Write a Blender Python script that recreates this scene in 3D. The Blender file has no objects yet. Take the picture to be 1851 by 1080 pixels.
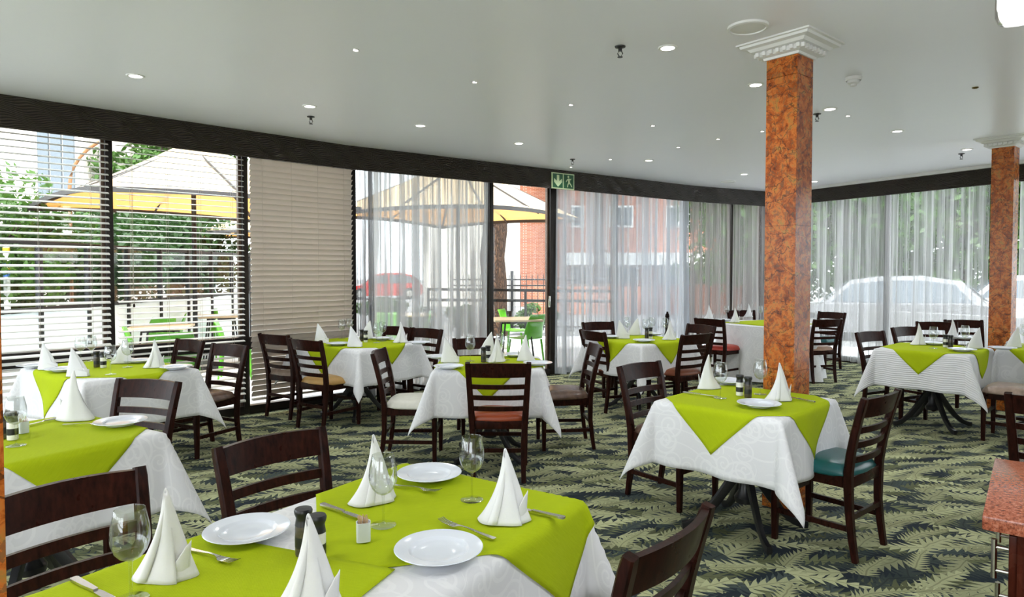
import bpy, bmesh, math, random
from mathutils import Vector, Matrix
from math import sin, cos, pi, radians, hypot, atan2, sqrt
random.seed(7)
S = bpy.context.scene
COL = S.collection

# ------------------------------------------------------------------ camera
F_PX, CAM_H, PITCH, HORIZON, CX = 1200.0, 1.5, radians(1.6), 490.0, 925.5
CY = HORIZON + F_PX * math.tan(PITCH)
cam_d = bpy.data.cameras.new('camera'); cam = bpy.data.objects.new('camera', cam_d); COL.objects.link(cam)
cam.location = (0, 0, CAM_H); cam.rotation_euler = (pi/2 - PITCH, 0, 0)
cam_d.sensor_width = 36.0; cam_d.lens = 36.0 * F_PX / 1851.0
cam_d.shift_y = -(540 - CY) / 1851.0
cam_d.clip_start = 0.02; cam_d.clip_end = 300
S.camera = cam

# ------------------------------------------------------------------ sky, sun, exposure
SKY_STRENGTH, SUN_STRENGTH = 5.4, 8.0
LAMP_W = 24.0
wd = bpy.data.worlds.new('sky'); S.world = wd; wd.use_nodes = True
bg = wd.node_tree.nodes['Background']; bg.inputs[0].default_value = (0.90, 0.955, 1.0, 1); bg.inputs[1].default_value = SKY_STRENGTH
sun_d = bpy.data.lights.new('sun', 'SUN'); sun = bpy.data.objects.new('sun', sun_d); COL.objects.link(sun)
sun_d.energy = SUN_STRENGTH; sun_d.angle = radians(1.5); sun_d.color = (1, .965, .91)
sun.rotation_euler = (radians(36), 0, radians(12))
vs = S.view_settings; vs.view_transform = 'Standard'; vs.look = 'None'; vs.gamma = 1.0; vs.exposure = 0.2; vs.use_curve_mapping = False
S.cycles.transparent_max_bounces = 24

# ------------------------------------------------------------------ helpers
def P(u, v, z):
    x = (u - CX) / F_PX; y = -(v - CY) / F_PX
    d = (x, cos(PITCH) + y * sin(PITCH), -sin(PITCH) + y * cos(PITCH))
    t = (z - CAM_H) / d[2]
    return Vector((d[0]*t, d[1]*t, z))

def tag(o, label=None, cat=None, group=None, kind=None):
    if label: o['label'] = label
    if cat: o['category'] = cat
    if group: o['group'] = group
    if kind: o['kind'] = kind
    return o

def empty(name, loc=(0, 0, 0), rz=0):
    o = bpy.data.objects.new(name, None); COL.objects.link(o)
    o.empty_display_size = .1; o.location = loc; o.rotation_euler = (0, 0, rz)
    return o

class MB:
    def __init__(s): s.v = []; s.f = []; s.uv = None
    def add(s, verts, faces):
        n = len(s.v); s.v += [tuple(p) for p in verts]; s.f += [tuple(i + n for i in q) for q in faces]; return s
    def box(s, c, d, M=None):
        x, y, z = d[0]/2, d[1]/2, d[2]/2
        vs_ = [Vector((a*x, b*y, e*z)) for a in (-1, 1) for b in (-1, 1) for e in (-1, 1)]
        if M is not None: vs_ = [M @ p for p in vs_]
        return s.add([p + Vector(c) for p in vs_], [(0,1,3,2),(4,6,7,5),(0,4,5,1),(2,3,7,6),(0,2,6,4),(1,5,7,3)])
    def bbox(s, c, d, b=.006, M=None):          # chamfered box
        x, y, z = d[0]/2, d[1]/2, d[2]/2; b = min(b, x*.9, y*.9, z*.9)
        bm = bmesh.new(); bmesh.ops.create_cube(bm, size=1)
        for q in bm.verts: q.co = Vector((q.co.x*2*x, q.co.y*2*y, q.co.z*2*z))
        bmesh.ops.bevel(bm, geom=bm.edges[:], offset=b, segments=2, profile=.6, affect='EDGES')
        bm.verts.ensure_lookup_table(); bm.verts.index_update()
        vv = [(M @ q.co if M is not None else q.co) + Vector(c) for q in bm.verts]
        ff = [[q.index for q in g.verts] for g in bm.faces]; bm.free()
        return s.add(vv, ff)
    def sweep(s, pts, prof, closed=True, cap=True, up=Vector((0, 0, 1)), scale=None):
        pts = [Vector(p) for p in pts]; n = len(prof); vs_ = []; fs = []
        for i, p in enumerate(pts):
            t = (pts[min(i+1, len(pts)-1)] - pts[max(i-1, 0)]).normalized()
            a = up if abs(t.dot(up)) < .97 else Vector((1, 0, 0))
            e1 = a.cross(t).normalized(); e2 = t.cross(e1).normalized()
            k = scale[i] if scale else 1
            for (a_, b_) in prof: vs_.append(p + e1*a_*k + e2*b_*k)
        for i in range(len(pts)-1):
            for j in range(n):
                fs.append((i*n+j, i*n+(j+1) % n, (i+1)*n+(j+1) % n, (i+1)*n+j))
        if cap: fs.append(tuple(range(n))[::-1]); fs.append(tuple((len(pts)-1)*n + j for j in range(n)))
        return s.add(vs_, fs)
    def tube(s, pts, r, n=8, scale=None):
        return s.sweep(pts, [(r*cos(2*pi*j/n), r*sin(2*pi*j/n)) for j in range(n)], scale=scale)
    def bar(s, a, b, w, h):
        return s.sweep([a, b], [(-w/2, -h/2), (w/2, -h/2), (w/2, h/2), (-w/2, h/2)])
    def lathe(s, prof, n=24, c=(0, 0, 0), cap=True):
        vs_ = []; fs = []
        for (r, z) in prof:
            for j in range(n): vs_.append((c[0]+r*cos(2*pi*j/n), c[1]+r*sin(2*pi*j/n), c[2]+z))
        for i in range(len(prof)-1):
            for j in range(n): fs.append((i*n+j, i*n+(j+1) % n, (i+1)*n+(j+1) % n, (i+1)*n+j))
        if cap:
            if prof[0][0] > 1e-5: fs.append(tuple(range(n))[::-1])
            if prof[-1][0] > 1e-5: fs.append(tuple((len(prof)-1)*n+j for j in range(n)))
        return s.add(vs_, fs)
    def prism(s, poly, z0, z1):
        n = len(poly)
        return s.add([(x, y, z0) for x, y in poly]+[(x, y, z1) for x, y in poly],
                     [tuple(range(n))[::-1], tuple(range(n, 2*n))]+[(i, (i+1) % n, n+(i+1) % n, n+i) for i in range(n)])
    def grid(s, fn, nu, nv, uvf=None):
        vs_ = []; fs = []; b = len(s.v)
        for i in range(nu+1):
            for j in range(nv+1): vs_.append(fn(i/nu, j/nv))
        for i in range(nu):
            for j in range(nv): fs.append((i*(nv+1)+j, (i+1)*(nv+1)+j, (i+1)*(nv+1)+j+1, i*(nv+1)+j+1))
        s.add(vs_, fs)
        if uvf: s.uv = [uvf(i/nu, j/nv) for i in range(nu+1) for j in range(nv+1)]
        return s
    def mesh(s, name, mat, smooth=35):
        me = bpy.data.meshes.new(name); me.from_pydata(s.v, [], s.f)
        if mat: me.materials.append(mat)
        if smooth:
            me.polygons.foreach_set('use_smooth', [True]*len(me.polygons)); me.set_sharp_from_angle(angle=radians(smooth))
        if s.uv:
            ul = me.uv_layers.new(name='UVMap')
            for l in me.loops: ul.data[l.index].uv = s.uv[l.vertex_index]
        me.update(); return me
    def build(s, name, mat, parent=None, smooth=35, loc=None, rz=None):
        o = bpy.data.objects.new(name, s.mesh(name, mat, smooth)); COL.objects.link(o)
        if parent: o.parent = parent
        if loc is not None: o.location = loc
        if rz is not None: o.rotation_euler = (0, 0, rz)
        return o

def recalc(o):
    bm = bmesh.new(); bm.from_mesh(o.data); bmesh.ops.recalc_face_normals(bm, faces=bm.faces); bm.to_mesh(o.data); bm.free(); return o

def inst(name, me, parent=None, loc=(0, 0, 0), rot=(0, 0, 0)):
    o = bpy.data.objects.new(name, me); COL.objects.link(o); o.parent = parent; o.location = loc; o.rotation_euler = rot; return o

KIDS = {}
def kids(o):
    return [c for c in bpy.data.objects if c.parent == o] if o.name not in KIDS else KIDS[o.name]
def copy_tree(o, parent=None):
    c = o.copy(); COL.objects.link(c); c.parent = parent
    ks = kids(o); KIDS[o.name] = ks
    KIDS[c.name] = [copy_tree(k, c) for k in ks]
    return c

# ------------------------------------------------------------------ material helpers
class NT:
    def __init__(s, name):
        s.m = bpy.data.materials.new(name); s.m.use_nodes = True; s.t = s.m.node_tree; s.n = s.t.nodes; s.l = s.t.links
        s.bsdf = s.n['Principled BSDF']; s.out = s.n['Material Output']
    def put(s, sock, val):
        if isinstance(val, (int, float)): sock.default_value = val if sock.type == 'VALUE' else (val,)*len(sock.default_value)
        elif isinstance(val, (tuple, list)): sock.default_value = tuple(val) if len(val) == len(sock.default_value) else tuple(val)+(1,)
        else: s.l.new(val, sock)
    def node(s, typ, _o=0, _attrs=None, **ins):
        nd = s.n.new(typ)
        for k, v in (_attrs or {}).items(): setattr(nd, k, v)
        for k, v in ins.items(): s.put(nd.inputs[k.replace('_', ' ')], v)
        return nd
    def math(s, op, a, b=0.0, c=None):
        nd = s.n.new('ShaderNodeMath'); nd.operation = op; s.put(nd.inputs[0], a); s.put(nd.inputs[1], b)
        if c is not None: s.put(nd.inputs[2], c)
        return nd.outputs[0]
    def vmath(s, op, a, b=(0, 0, 0)):
        nd = s.n.new('ShaderNodeVectorMath'); nd.operation = op; s.put(nd.inputs[0], a)
        if op == 'SCALE': s.put(nd.inputs['Scale'], b)
        else: s.put(nd.inputs[1], b)
        return nd.outputs[0]
    def sep(s, v):
        nd = s.n.new('ShaderNodeSeparateXYZ'); s.l.new(v, nd.inputs[0]); return nd.outputs
    def comb(s, x, y, z=0.0):
        nd = s.n.new('ShaderNodeCombineXYZ'); s.put(nd.inputs[0], x); s.put(nd.inputs[1], y); s.put(nd.inputs[2], z); return nd.outputs[0]
    def mix(s, f, a, b):
        nd = s.n.new('ShaderNodeMix'); nd.data_type = 'RGBA'; s.put(nd.inputs[0], f); s.put(nd.inputs[6], a); s.put(nd.inputs[7], b); return nd.outputs[2]
    def ramp(s, f, stops):
        nd = s.n.new('ShaderNodeValToRGB'); e = nd.color_ramp.elements
        while len(e) < len(stops): e.new(.5)
        for i, (p_, c_) in enumerate(stops): e[i].position = p_; e[i].color = tuple(c_)+(1,)
        s.put(nd.inputs[0], f); return nd.outputs[0]
    def noise(s, vec, scale, detail=3, rough=.55, out=0):
        nd = s.n.new('ShaderNodeTexNoise'); s.put(nd.inputs['Scale'], scale); s.put(nd.inputs['Detail'], detail); s.put(nd.inputs['Roughness'], rough)
        if vec is not None: s.l.new(vec, nd.inputs['Vector'])
        return nd.outputs[out]
    def coord(s, k='Object'): return s.n.new('ShaderNodeTexCoord').outputs[k]
    def bump(s, h, strength=.3, dist=.01):
        nd = s.n.new('ShaderNodeBump'); nd.inputs['Strength'].default_value = strength; nd.inputs['Distance'].default_value = dist
        s.l.new(h, nd.inputs['Height']); s.l.new(nd.outputs[0], s.bsdf.inputs['Normal']); return nd
    def set(s, **k):
        for a, b in k.items(): s.put(s.bsdf.inputs[a.replace('_', ' ')], b)
        return s

def plain(name, col, rough=.5, metal=0, spec=.5, var=0.0, scale=8, bump=0.0, coat=0.0, emit=None, estr=0):
    t = NT(name); t.set(Roughness=rough, Metallic=metal, Specular_IOR_Level=spec, Coat_Weight=coat)
    co = t.coord()
    nz = t.noise(co, scale, 4)
    if var: t.set(Base_Color=t.mix(nz, tuple(c*(1-var) for c in col), tuple(min(1, c*(1+var)) for c in col)))
    else: t.set(Base_Color=col)
    if bump: t.bump(t.noise(co, scale*6, 3), bump, .004)
    if emit: t.set(Emission_Color=emit, Emission_Strength=estr)
    return t.m

M = {}
def wood(name, c0, c1, rough=.3):
    t = NT(name); co = t.coord()
    x, y, z = t.sep(co)
    v = t.comb(t.math('MULTIPLY', x, 14), t.math('MULTIPLY', y, 14), t.math('MULTIPLY', z, 3))
    g = t.noise(v, 4, 5, .6)
    t.set(Base_Color=t.ramp(g, [(.3, c0), (.7, c1)]), Roughness=t.math('MULTIPLY_ADD', t.noise(co, 12), .2, rough-.1), Specular_IOR_Level=.10)
    return t.m
M['wood'] = wood('dark_stained_wood', (.0045, .0022, .0018), (.017, .0065, .0045), .30)
M['wood_red'] = wood('red_stained_wood', (.009, .003, .0022), (.036, .010, .0065), .30)
M['mahogany'] = wood('mahogany_panel', (.030, .006, .003), (.075, .015, .007), .28)
def leather(name, c, rough=.35, mott=.15):
    t = NT(name); co = t.coord()
    n1 = t.noise(co, 22, 4)
    t.set(Base_Color=t.mix(n1, tuple(a*(1-mott) for a in c), tuple(min(1, a*(1+mott)) for a in c)), Roughness=rough, Specular_IOR_Level=.5)
    vo = t.n.new('ShaderNodeTexVoronoi'); vo.inputs['Scale'].default_value = 260; t.l.new(co, vo.inputs['Vector'])
    t.bump(vo.outputs['Distance'], .12, .002); return t.m
M['teal'] = leather('teal_leatherette', (.006, .10, .105), .28)
M['orange'] = leather('rust_leatherette', (.33, .060, .018), .3)
M['red'] = leather('red_leatherette', (.42, .035, .018), .3)
M['yellow'] = leather('mustard_leatherette', (.56, .33, .10), .38)
M['cream'] = leather('cream_leatherette', (.72, .70, .62), .35)
M['brown'] = leather('mottled_brown_leatherette', (.12, .070, .050), .25, .7)
M['tan'] = leather('tan_leatherette', (.42, .25, .16), .35, .3)
M['rustbrown'] = leather('rust_brown_leatherette', (.22, .060, .025), .32)
M['speckle'] = leather('speckled_brown_leatherette', (.33, .24, .19), .3, .6)

def jacquard(name, ribs=False):
    t = NT(name); uv = t.coord('UV')
    if ribs:
        x, y, z = t.sep(uv)
        h = t.math('SINE', t.math('ADD', t.math('MULTIPLY', x, 330), t.math('MULTIPLY', t.noise(uv, 6), 9)))
        t.set(Base_Color=t.mix(t.math('MULTIPLY_ADD', h, .5, .5), (.72, .72, .74), (.80, .80, .82)), Roughness=.8); t.bump(h, .5, .003)
        return t.m
    def spiral(scale, off, R):
        vec = t.vmath('ADD', uv, off)
        vo = t.n.new('ShaderNodeTexVoronoi'); vo.voronoi_dimensions = '2D'; vo.inputs['Scale'].default_value = scale; vo.inputs['Randomness'].default_value = .75
        t.l.new(vec, vo.inputs['Vector'])
        d = t.vmath('SUBTRACT', vec, vo.outputs['Position']); x, y, z = t.sep(d); cr = t.sep(vo.outputs['Color'])[0]
        r = t.math('SQRT', t.math('ADD', t.math('MULTIPLY', x, x), t.math('MULTIPLY', y, y)))
        th = t.math('DIVIDE', t.math('ARCTAN2', y, x), 2*pi)
        ph = t.math('FRACT', t.math('ADD', t.math('SUBTRACT', t.math('DIVIDE', r, R/2.1), th), cr))
        st = t.math('LESS_THAN', ph, .30)
        return t.math('MULTIPLY', st, t.math('LESS_THAN', r, R))
    p1 = spiral(6.5, (0, 0, 0), .058); p2 = spiral(4.6, (3.3, 1.7, 0), .085)
    wv = t.n.new('ShaderNodeTexWave'); wv.inputs['Scale'].default_value = 1.3; wv.inputs['Distortion'].default_value = 9; wv.inputs['Detail'].default_value = 1; wv.inputs['Detail Scale'].default_value = 1.2
    t.l.new(uv, wv.inputs['Vector'])
    ln = t.math('LESS_THAN', t.math('ABSOLUTE', t.math('SUBTRACT', wv.outputs['Fac'], .5)), .07)
    pat = t.math('MAXIMUM', t.math('MAXIMUM', p1, p2), ln)
    t.set(Base_Color=t.mix(pat, (.745, .745, .765), (.80, .80, .815)), Roughness=t.math('MULTIPLY_ADD', pat, -.22, .72), Sheen_Weight=.15)
    t.bump(t.math('MULTIPLY_ADD', pat, .30, t.noise(uv, 9, 3)), .25, .006)
    return t.m
M['jacq'] = jacquard('white_scroll_damask'); M['ribbed'] = jacquard('white_ribbed_cloth', True)
def limecloth():
    t = NT('lime_woven_cloth'); uv = t.coord('UV'); x, y, z = t.sep(uv)
    a = t.math('SINE', t.math('MULTIPLY', x, 1500)); b = t.math('SINE', t.math('MULTIPLY', y, 1100))
    n1 = t.noise(t.comb(t.math('MULTIPLY', x, 6), t.math('MULTIPLY', y, 90)), 3, 3)
    t.set(Base_Color=t.mix(n1, (.36, .455, .004), (.47, .57, .012)), Roughness=.85, Specular_IOR_Level=.12)
    t.bump(t.math('ADD', t.math('MULTIPLY', a, b), t.math('MULTIPLY', n1, 1.5)), .25, .0015); return t.m
M['lime'] = limecloth()
M['napkin'] = plain('white_cotton_napkin', (.78, .785, .79), .85, var=.03, bump=.15, scale=30)
M['porcelain'] = plain('white_porcelain', (.76, .80, .87), .12, spec=.6)
M['steel'] = plain('brushed_steel', (.62, .60, .57), .22, 1, var=.06, scale=40)
M['blackp'] = plain('black_plastic', (.012, .012, .014), .35, var=.2)
M['ironblk'] = plain('black_cast_iron', (.012, .012, .014), .35, var=.3, bump=.1)
M['salt'] = plain('salt_grains', (.80, .79, .75), .5, var=.1, scale=120, coat=.6)
M['pepper'] = plain('peppercorns', (.06, .045, .03), .5, var=.8, scale=160, coat=.6)
M['pick'] = plain('toothpick_wood', (.62, .42, .22), .7, var=.1)
def thinglass(name, tint=(.97, .98, .98), base=.05, k=.75, rough=.02):
    t = NT(name); t.n.remove(t.bsdf)
    tr = t.n.new('ShaderNodeBsdfTransparent'); tr.inputs[0].default_value = tint+(1,)
    gl = t.n.new('ShaderNodeBsdfGlossy'); gl.inputs['Roughness'].default_value = rough
    lw = t.n.new('ShaderNodeLayerWeight'); lw.inputs[0].default_value = .3
    fac = t.math('MULTIPLY_ADD', t.math('POWER', lw.outputs['Facing'], 2.5), k, base)
    mx = t.n.new('ShaderNodeMixShader'); t.l.new(fac, mx.inputs[0]); t.l.new(tr.outputs[0], mx.inputs[1]); t.l.new(gl.outputs[0], mx.inputs[2]); t.l.new(mx.outputs[0], t.out.inputs[0])
    return t.m
M['glass'] = thinglass('clear_wine_glass', (.955, .965, .965), .075, 1.1)
M['pane'] = thinglass('window_glass', (.95, .97, .97), .03, .5)
def frosted():
    t = NT('frosted_white_panel'); t.set(Base_Color=(.90, .95, .96), Roughness=.5, Transmission_Weight=0)
    tl = t.n.new('ShaderNodeBsdfTranslucent'); tl.inputs[0].default_value = (.92, .97, .98, 1)
    mx = t.n.new('ShaderNodeMixShader'); mx.inputs[0].default_value = .5
    t.l.new(t.bsdf.outputs[0], mx.inputs[1]); t.l.new(tl.outputs[0], mx.inputs[2]); t.l.new(mx.outputs[0], t.out.inputs[0]); return t.m
M['frost'] = frosted()
def sheer(name, col, alpha):
    t = NT(name); t.n.remove(t.bsdf); co = t.coord()
    tr = t.n.new('ShaderNodeBsdfTransparent')
    df = t.n.new('ShaderNodeBsdfDiffuse'); df.inputs[0].default_value = col+(1,)
    tl = t.n.new('ShaderNodeBsdfTranslucent'); tl.inputs[0].default_value = col+(1,)
    m1 = t.n.new('ShaderNodeMixShader'); m1.inputs[0].default_value = .45; t.l.new(df.outputs[0], m1.inputs[1]); t.l.new(tl.outputs[0], m1.inputs[2])
    lw = t.n.new('ShaderNodeLayerWeight'); lw.inputs[0].default_value = .5
    x, y, z = t.sep(co)
    nz = t.noise(t.comb(t.math('MULTIPLY', x, 9), 0.0, t.math('MULTIPLY', z, .10)), 2.2, 4, .72)
    fac = t.math('ADD', t.math('MULTIPLY_ADD', t.math('POWER', lw.outputs['Facing'], 1.5), .40, alpha-.08), t.math('MULTIPLY', t.math('SUBTRACT', nz, .5), 1.9))
    fac = t.math('MAXIMUM', t.math('MINIMUM', fac, .97), .22)
    mx = t.n.new('ShaderNodeMixShader'); t.l.new(fac, mx.inputs[0]); t.l.new(tr.outputs[0], mx.inputs[1]); t.l.new(m1.outputs[0], mx.inputs[2]); t.l.new(mx.outputs[0], t.out.inputs[0]); return t.m
M['sheer'] = sheer('grey_white_sheer_voile', (.47, .48, .49), .94)
M['sheer_white'] = sheer('bluish_white_sheer_voile', (.60, .63, .68), .86)
M['sheer_thin'] = sheer('thin_sheer_voile', (.54, .535, .535), .60)
M['sheer_dense'] = sheer('grey_sheer_voile', (.34, .34, .36), .78)
M['sheer_taupe'] = sheer('taupe_sheer_voile', (.42, .40, .395), .64)
M['frame'] = plain('dark_bronze_aluminium', (.016, .011, .009), .4, .3, var=.2)
M['framelt'] = plain('bronze_frame_edge', (.10, .06, .04), .4, .2, var=.2)
M['slat'] = plain('white_painted_slat', (.74, .72, .67), .45, var=.03)
M['slat_b'] = plain('beige_painted_slat', (.62, .55, .48), .45, var=.03)
M['cord'] = plain('blind_cord', (.45, .40, .34), .8)
def valance():
    t = NT('wavy_dark_valance'); uv = t.coord('UV'); x, y, z = t.sep(uv)
    w = t.math('ADD', t.math('MULTIPLY', t.math('SINE', t.math('ADD', t.math('MULTIPLY', x, 22), t.math('MULTIPLY', y, 26))), .011), t.math('MULTIPLY', t.math('SINE', t.math('ADD', t.math('MULTIPLY', x, 9.5), t.math('MULTIPLY', y, -14))), .009))
    h = t.math('SINE', t.math('MULTIPLY', t.math('ADD', y, w), 2*pi/.0165))
    t.set(Base_Color=t.mix(t.math('MULTIPLY_ADD', h, .5, .5), (.010, .008, .007), (.060, .046, .038)), Roughness=.38, Specular_IOR_Level=.35)
    t.bump(h, .8, .004); return t.m
M['valance'] = valance()
def ceilingm():
    t = NT('painted_ceiling'); co = t.coord()
    t.set(Base_Color=t.mix(t.noise(co, .8, 3), (.82, .825, .86), (.86, .865, .90)), Roughness=.33, Specular_IOR_Level=.3)
    t.bump(t.noise(co, 1.6, 3), .10, .03); return t.m
M['ceiling'] = ceilingm()
M['plaster'] = plain('white_plaster', (.74, .74, .72), .6, var=.03)
M['wallpaint'] = plain('cream_wall_paint', (.70, .67, .60), .7, var=.03)
def marble():
    t = NT('rust_brown_marble'); co = t.coord()
    dist = t.vmath('ADD', co, t.vmath('SCALE', t.noise(co, 7, 4, .6, 1), .16))
    n1 = t.noise(dist, 17, 6, .7); n2 = t.noise(dist, 46, 5, .6)
    base = t.ramp(n1, [(.32, (.10, .022, .005)), (.45, (.34, .075, .011)), (.55, (.56, .16, .028)), (.66, (.36, .19, .04)), (.78, (.14, .08, .03))])
    base = t.mix(t.math('MULTIPLY', t.math('GREATER_THAN', n2, .56), .6), base, (.13, .075, .035))
    vo = t.n.new('ShaderNodeTexVoronoi'); vo.feature = 'DISTANCE_TO_EDGE'; vo.inputs['Scale'].default_value = 7; t.l.new(dist, vo.inputs['Vector'])
    vein = t.math('MULTIPLY', t.math('LESS_THAN', vo.outputs['Distance'], .014), .7)
    base = t.mix(vein, base, (.035, .014, .008))
    t.set(Base_Color=base, Roughness=.22, Specular_IOR_Level=.22); return t.m
M['marble'] = marble()
def granite():
    t = NT('red_granite'); co = t.coord(); n1 = t.noise(co, 90, 5, .7); n2 = t.noise(co, 260, 2)
    b = t.ramp(n1, [(.35, (.10, .022, .012)), (.5, (.36, .10, .05)), (.65, (.50, .19, .12))])
    t.set(Base_Color=t.mix(t.math('MULTIPLY', t.math('GREATER_THAN', n2, .6), .5), b, (.06, .02, .015)), Roughness=.14); return t.m
M['granite'] = granite()

def carpet():
    t = NT('fern_pattern_carpet'); co = t.coord('Object')
    wob = t.vmath('ADD', co, t.vmath('SCALE', t.vmath('SUBTRACT', t.noise(co, 5, 2, .5, 1), (.5, .5, .5)), .06))
    def frond(scale, off, base_ang, L, W, freq, spread=1.3, fwd=.9):
        vec = t.vmath('ADD', wob, off)
        sx, sy, _ = t.sep(vec); v2 = t.comb(sx, sy, 0)
        vo = t.n.new('ShaderNodeTexVoronoi'); vo.voronoi_dimensions = '2D'; vo.inputs['Scale'].default_value = scale; vo.inputs['Randomness'].default_value = .8
        t.l.new(v2, vo.inputs['Vector'])
        d = t.vmath('SUBTRACT', v2, vo.outputs['Position']); x, y, _ = t.sep(d); cr, cg, cb = t.sep(vo.outputs['Color'])
        an = t.math('ADD', t.math('MULTIPLY', t.math('SUBTRACT', cr, .5), spread), base_ang)
        c_, s_ = t.math('COSINE', an), t.math('SINE', an)
        lx = t.math('ADD', t.math('MULTIPLY', x, c_), t.math('MULTIPLY', y, s_))
        ly = t.math('SUBTRACT', t.math('MULTIPLY', y, c_), t.math('MULTIPLY', x, s_))
        ly = t.math('ADD', ly, t.math('MULTIPLY', t.math('MULTIPLY', lx, lx), .5))
        tt = t.math('DIVIDE', t.math('ADD', lx, L), 2*L)
        env = t.math('MULTIPLY', t.math('POWER', t.math('MAXIMUM', t.math('SUBTRACT', 1.0, tt), 0.0), .7), W)
        ay = t.math('ABSOLUTE', ly)
        rel = t.math('DIVIDE', ay, t.math('MAXIMUM', env, .002))
        sw = t.math('FRACT', t.math('MULTIPLY', t.math('SUBTRACT', lx, t.math('MULTIPLY', ay, fwd)), freq))
        sw = t.math('ABSOLUTE', t.math('SUBTRACT', sw, .5))
        wl = t.math('MULTIPLY', t.math('SUBTRACT', 1.02, rel), .56)
        m = t.math('MULTIPLY', t.math('LESS_THAN', sw, wl), t.math('GREATER_THAN', tt, 0.0))
        m = t.math('MULTIPLY', m, t.math('LESS_THAN', rel, 1.0))
        shade = t.math('MULTIPLY_ADD', cb, .5, .6)
        rib = t.math('LESS_THAN', ay, .0035)
        return m, t.math('MULTIPLY', shade, t.math('MULTIPLY_ADD', rib, -.35, 1.0))
    col = t.mix(t.noise(co, 30, 4), (.008, .013, .022), (.024, .032, .045))
    pale = (.54, .555, .315)
    for (sc, off, an, L, W, fr, tone) in [
            (3.6, (4.1, 2.2, 0), .35, .24, .12, 26, (.055, .075, .075)),
            (4.0, (0, 0, 0), -.1, .24, .13, 21, (.17, .185, .09)),
            (3.2, (1.9, 4.3, 0), .5, .25, .10, 24, (.07, .09, .085)),
            (3.1, (7.7, 1.3, 0), 3.2, .25, .105, 20, pale),
            (2.7, (2.6, 9.1, 0), .1, .27, .105, 18, pale),
            (3.5, (5.2, 6.4, 0), .3, .22, .075, 30, (.44, .45, .25))]:
        m, sh = frond(sc, off, an, L, W, fr)
        cc = t.vmath('SCALE', t.comb(*tone), sh)
        col = t.mix(m, col, cc)
    fuzz = t.noise(co, 220, 2)
    col = t.mix(t.math('MULTIPLY', fuzz, .35), col, (.05, .06, .05))
    t.set(Base_Color=col, Roughness=.95, Specular_IOR_Level=.1); t.bump(fuzz, .35, .004); return t.m
M['carpet'] = carpet()
M['greenp'] = plain('lime_green_plastic', (.09, .36, .012), .35, var=.05)
M['patiotop'] = plain('cream_table_top', (.50, .40, .26), .4, var=.08)
M['darkmetal'] = plain('dark_painted_metal', (.02, .02, .022), .45, .4, var=.2)
def canvas():
    t = NT('cream_canvas'); co = t.coord()
    t.set(Base_Color=t.mix(t.noise(co, 3), (.74, .58, .36), (.79, .63, .41)), Roughness=.85)
    tl = t.n.new('ShaderNodeBsdfTranslucent'); tl.inputs[0].default_value = (.62, .26, .045, 1)
    mx = t.n.new('ShaderNodeMixShader'); mx.inputs[0].default_value = .40
    t.l.new(t.bsdf.outputs[0], mx.inputs[1]); t.l.new(tl.outputs[0], mx.inputs[2]); t.l.new(mx.outputs[0], t.out.inputs[0]); return t.m
M['canvas'] = canvas()
M['hem'] = plain('dark_canvas_hem', (.05, .045, .045), .8)
def leafm(name, a, b):
    t = NT(name); co = t.coord(); c = t.mix(t.noise(co, 4, 3), a, b)
    t.set(Base_Color=c, Roughness=.5)
    tl = t.n.new('ShaderNodeBsdfTranslucent'); t.l.new(c, tl.inputs[0])
    mx = t.n.new('ShaderNodeMixShader'); mx.inputs[0].default_value = .35
    t.l.new(t.bsdf.outputs[0], mx.inputs[1]); t.l.new(tl.outputs[0], mx.inputs[2]); t.l.new(mx.outputs[0], t.out.inputs[0]); return t.m
M['leaf'] = leafm('bright_green_leaves', (.026, .085, .008), (.075, .165, .018))
M['leafdk'] = leafm('deep_green_leaves', (.010, .040, .006), (.038, .095, .015))
def barkm():
    t = NT('rough_brown_bark'); co = t.coord(); x, y, z = t.sep(co)
    v = t.comb(t.math('MULTIPLY', x, 3), t.math('MULTIPLY', y, 3), t.math('MULTIPLY', z, .8))
    vo = t.n.new('ShaderNodeTexVoronoi'); vo.feature = 'DISTANCE_TO_EDGE'; vo.inputs['Scale'].default_value = 7
    t.l.new(t.vmath('ADD', v, t.vmath('SCALE', t.noise(v, 3, 3, .5, 1), .5)), vo.inputs['Vector'])
    t.set(Base_Color=t.ramp(vo.outputs['Distance'], [(.0, (.012, .006, .003)), (.12, (.045, .022, .011)), (.4, (.10, .052, .026))]), Roughness=.95); t.bump(vo.outputs['Distance'], 1.0, .06); return t.m
M['bark'] = barkm()
M['paving'] = plain('pale_paving', (.62, .62, .63), .8, var=.08, scale=3)
M['asphalt'] = plain('grey_asphalt', (.22, .22, .22), .9, var=.2, scale=5)
def brick():
    t = NT('salmon_brick'); co = t.coord()
    x, y, z = t.sep(co)
    br = t.n.new('ShaderNodeTexBrick'); t.l.new(t.comb(t.math('ADD', x, y), z), br.inputs['Vector'])
    br.inputs['Scale'].default_value = 4.3; br.inputs['Color1'].default_value = (.33, .085, .035, 1); br.inputs['Color2'].default_value = (.42, .14, .065, 1); br.inputs['Mortar'].default_value = (.45, .34, .27, 1)
    br.inputs['Mortar Size'].default_value = .015
    t.set(Base_Color=br.outputs['Color'], Roughness=.9); return t.m
M['brick'] = brick()
M['creamwall'] = plain('cream_render', (.80, .76, .69), .9, var=.03, scale=2)
M['pinkwall'] = plain('pale_pink_render', (.74, .64, .58), .9, var=.03, scale=2)
M['winglass'] = plain('grey_window_glass', (.10, .12, .14), .15)
M['whitepaint'] = plain('white_paint', (.85, .85, .84), .6)
M['carsilver'] = plain('silver_car_paint', (.26, .26, .27), .3, .4, coat=.3)
M['carred'] = plain('red_car_paint', (.50, .012, .008), .3, 0, coat=.3)
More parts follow.
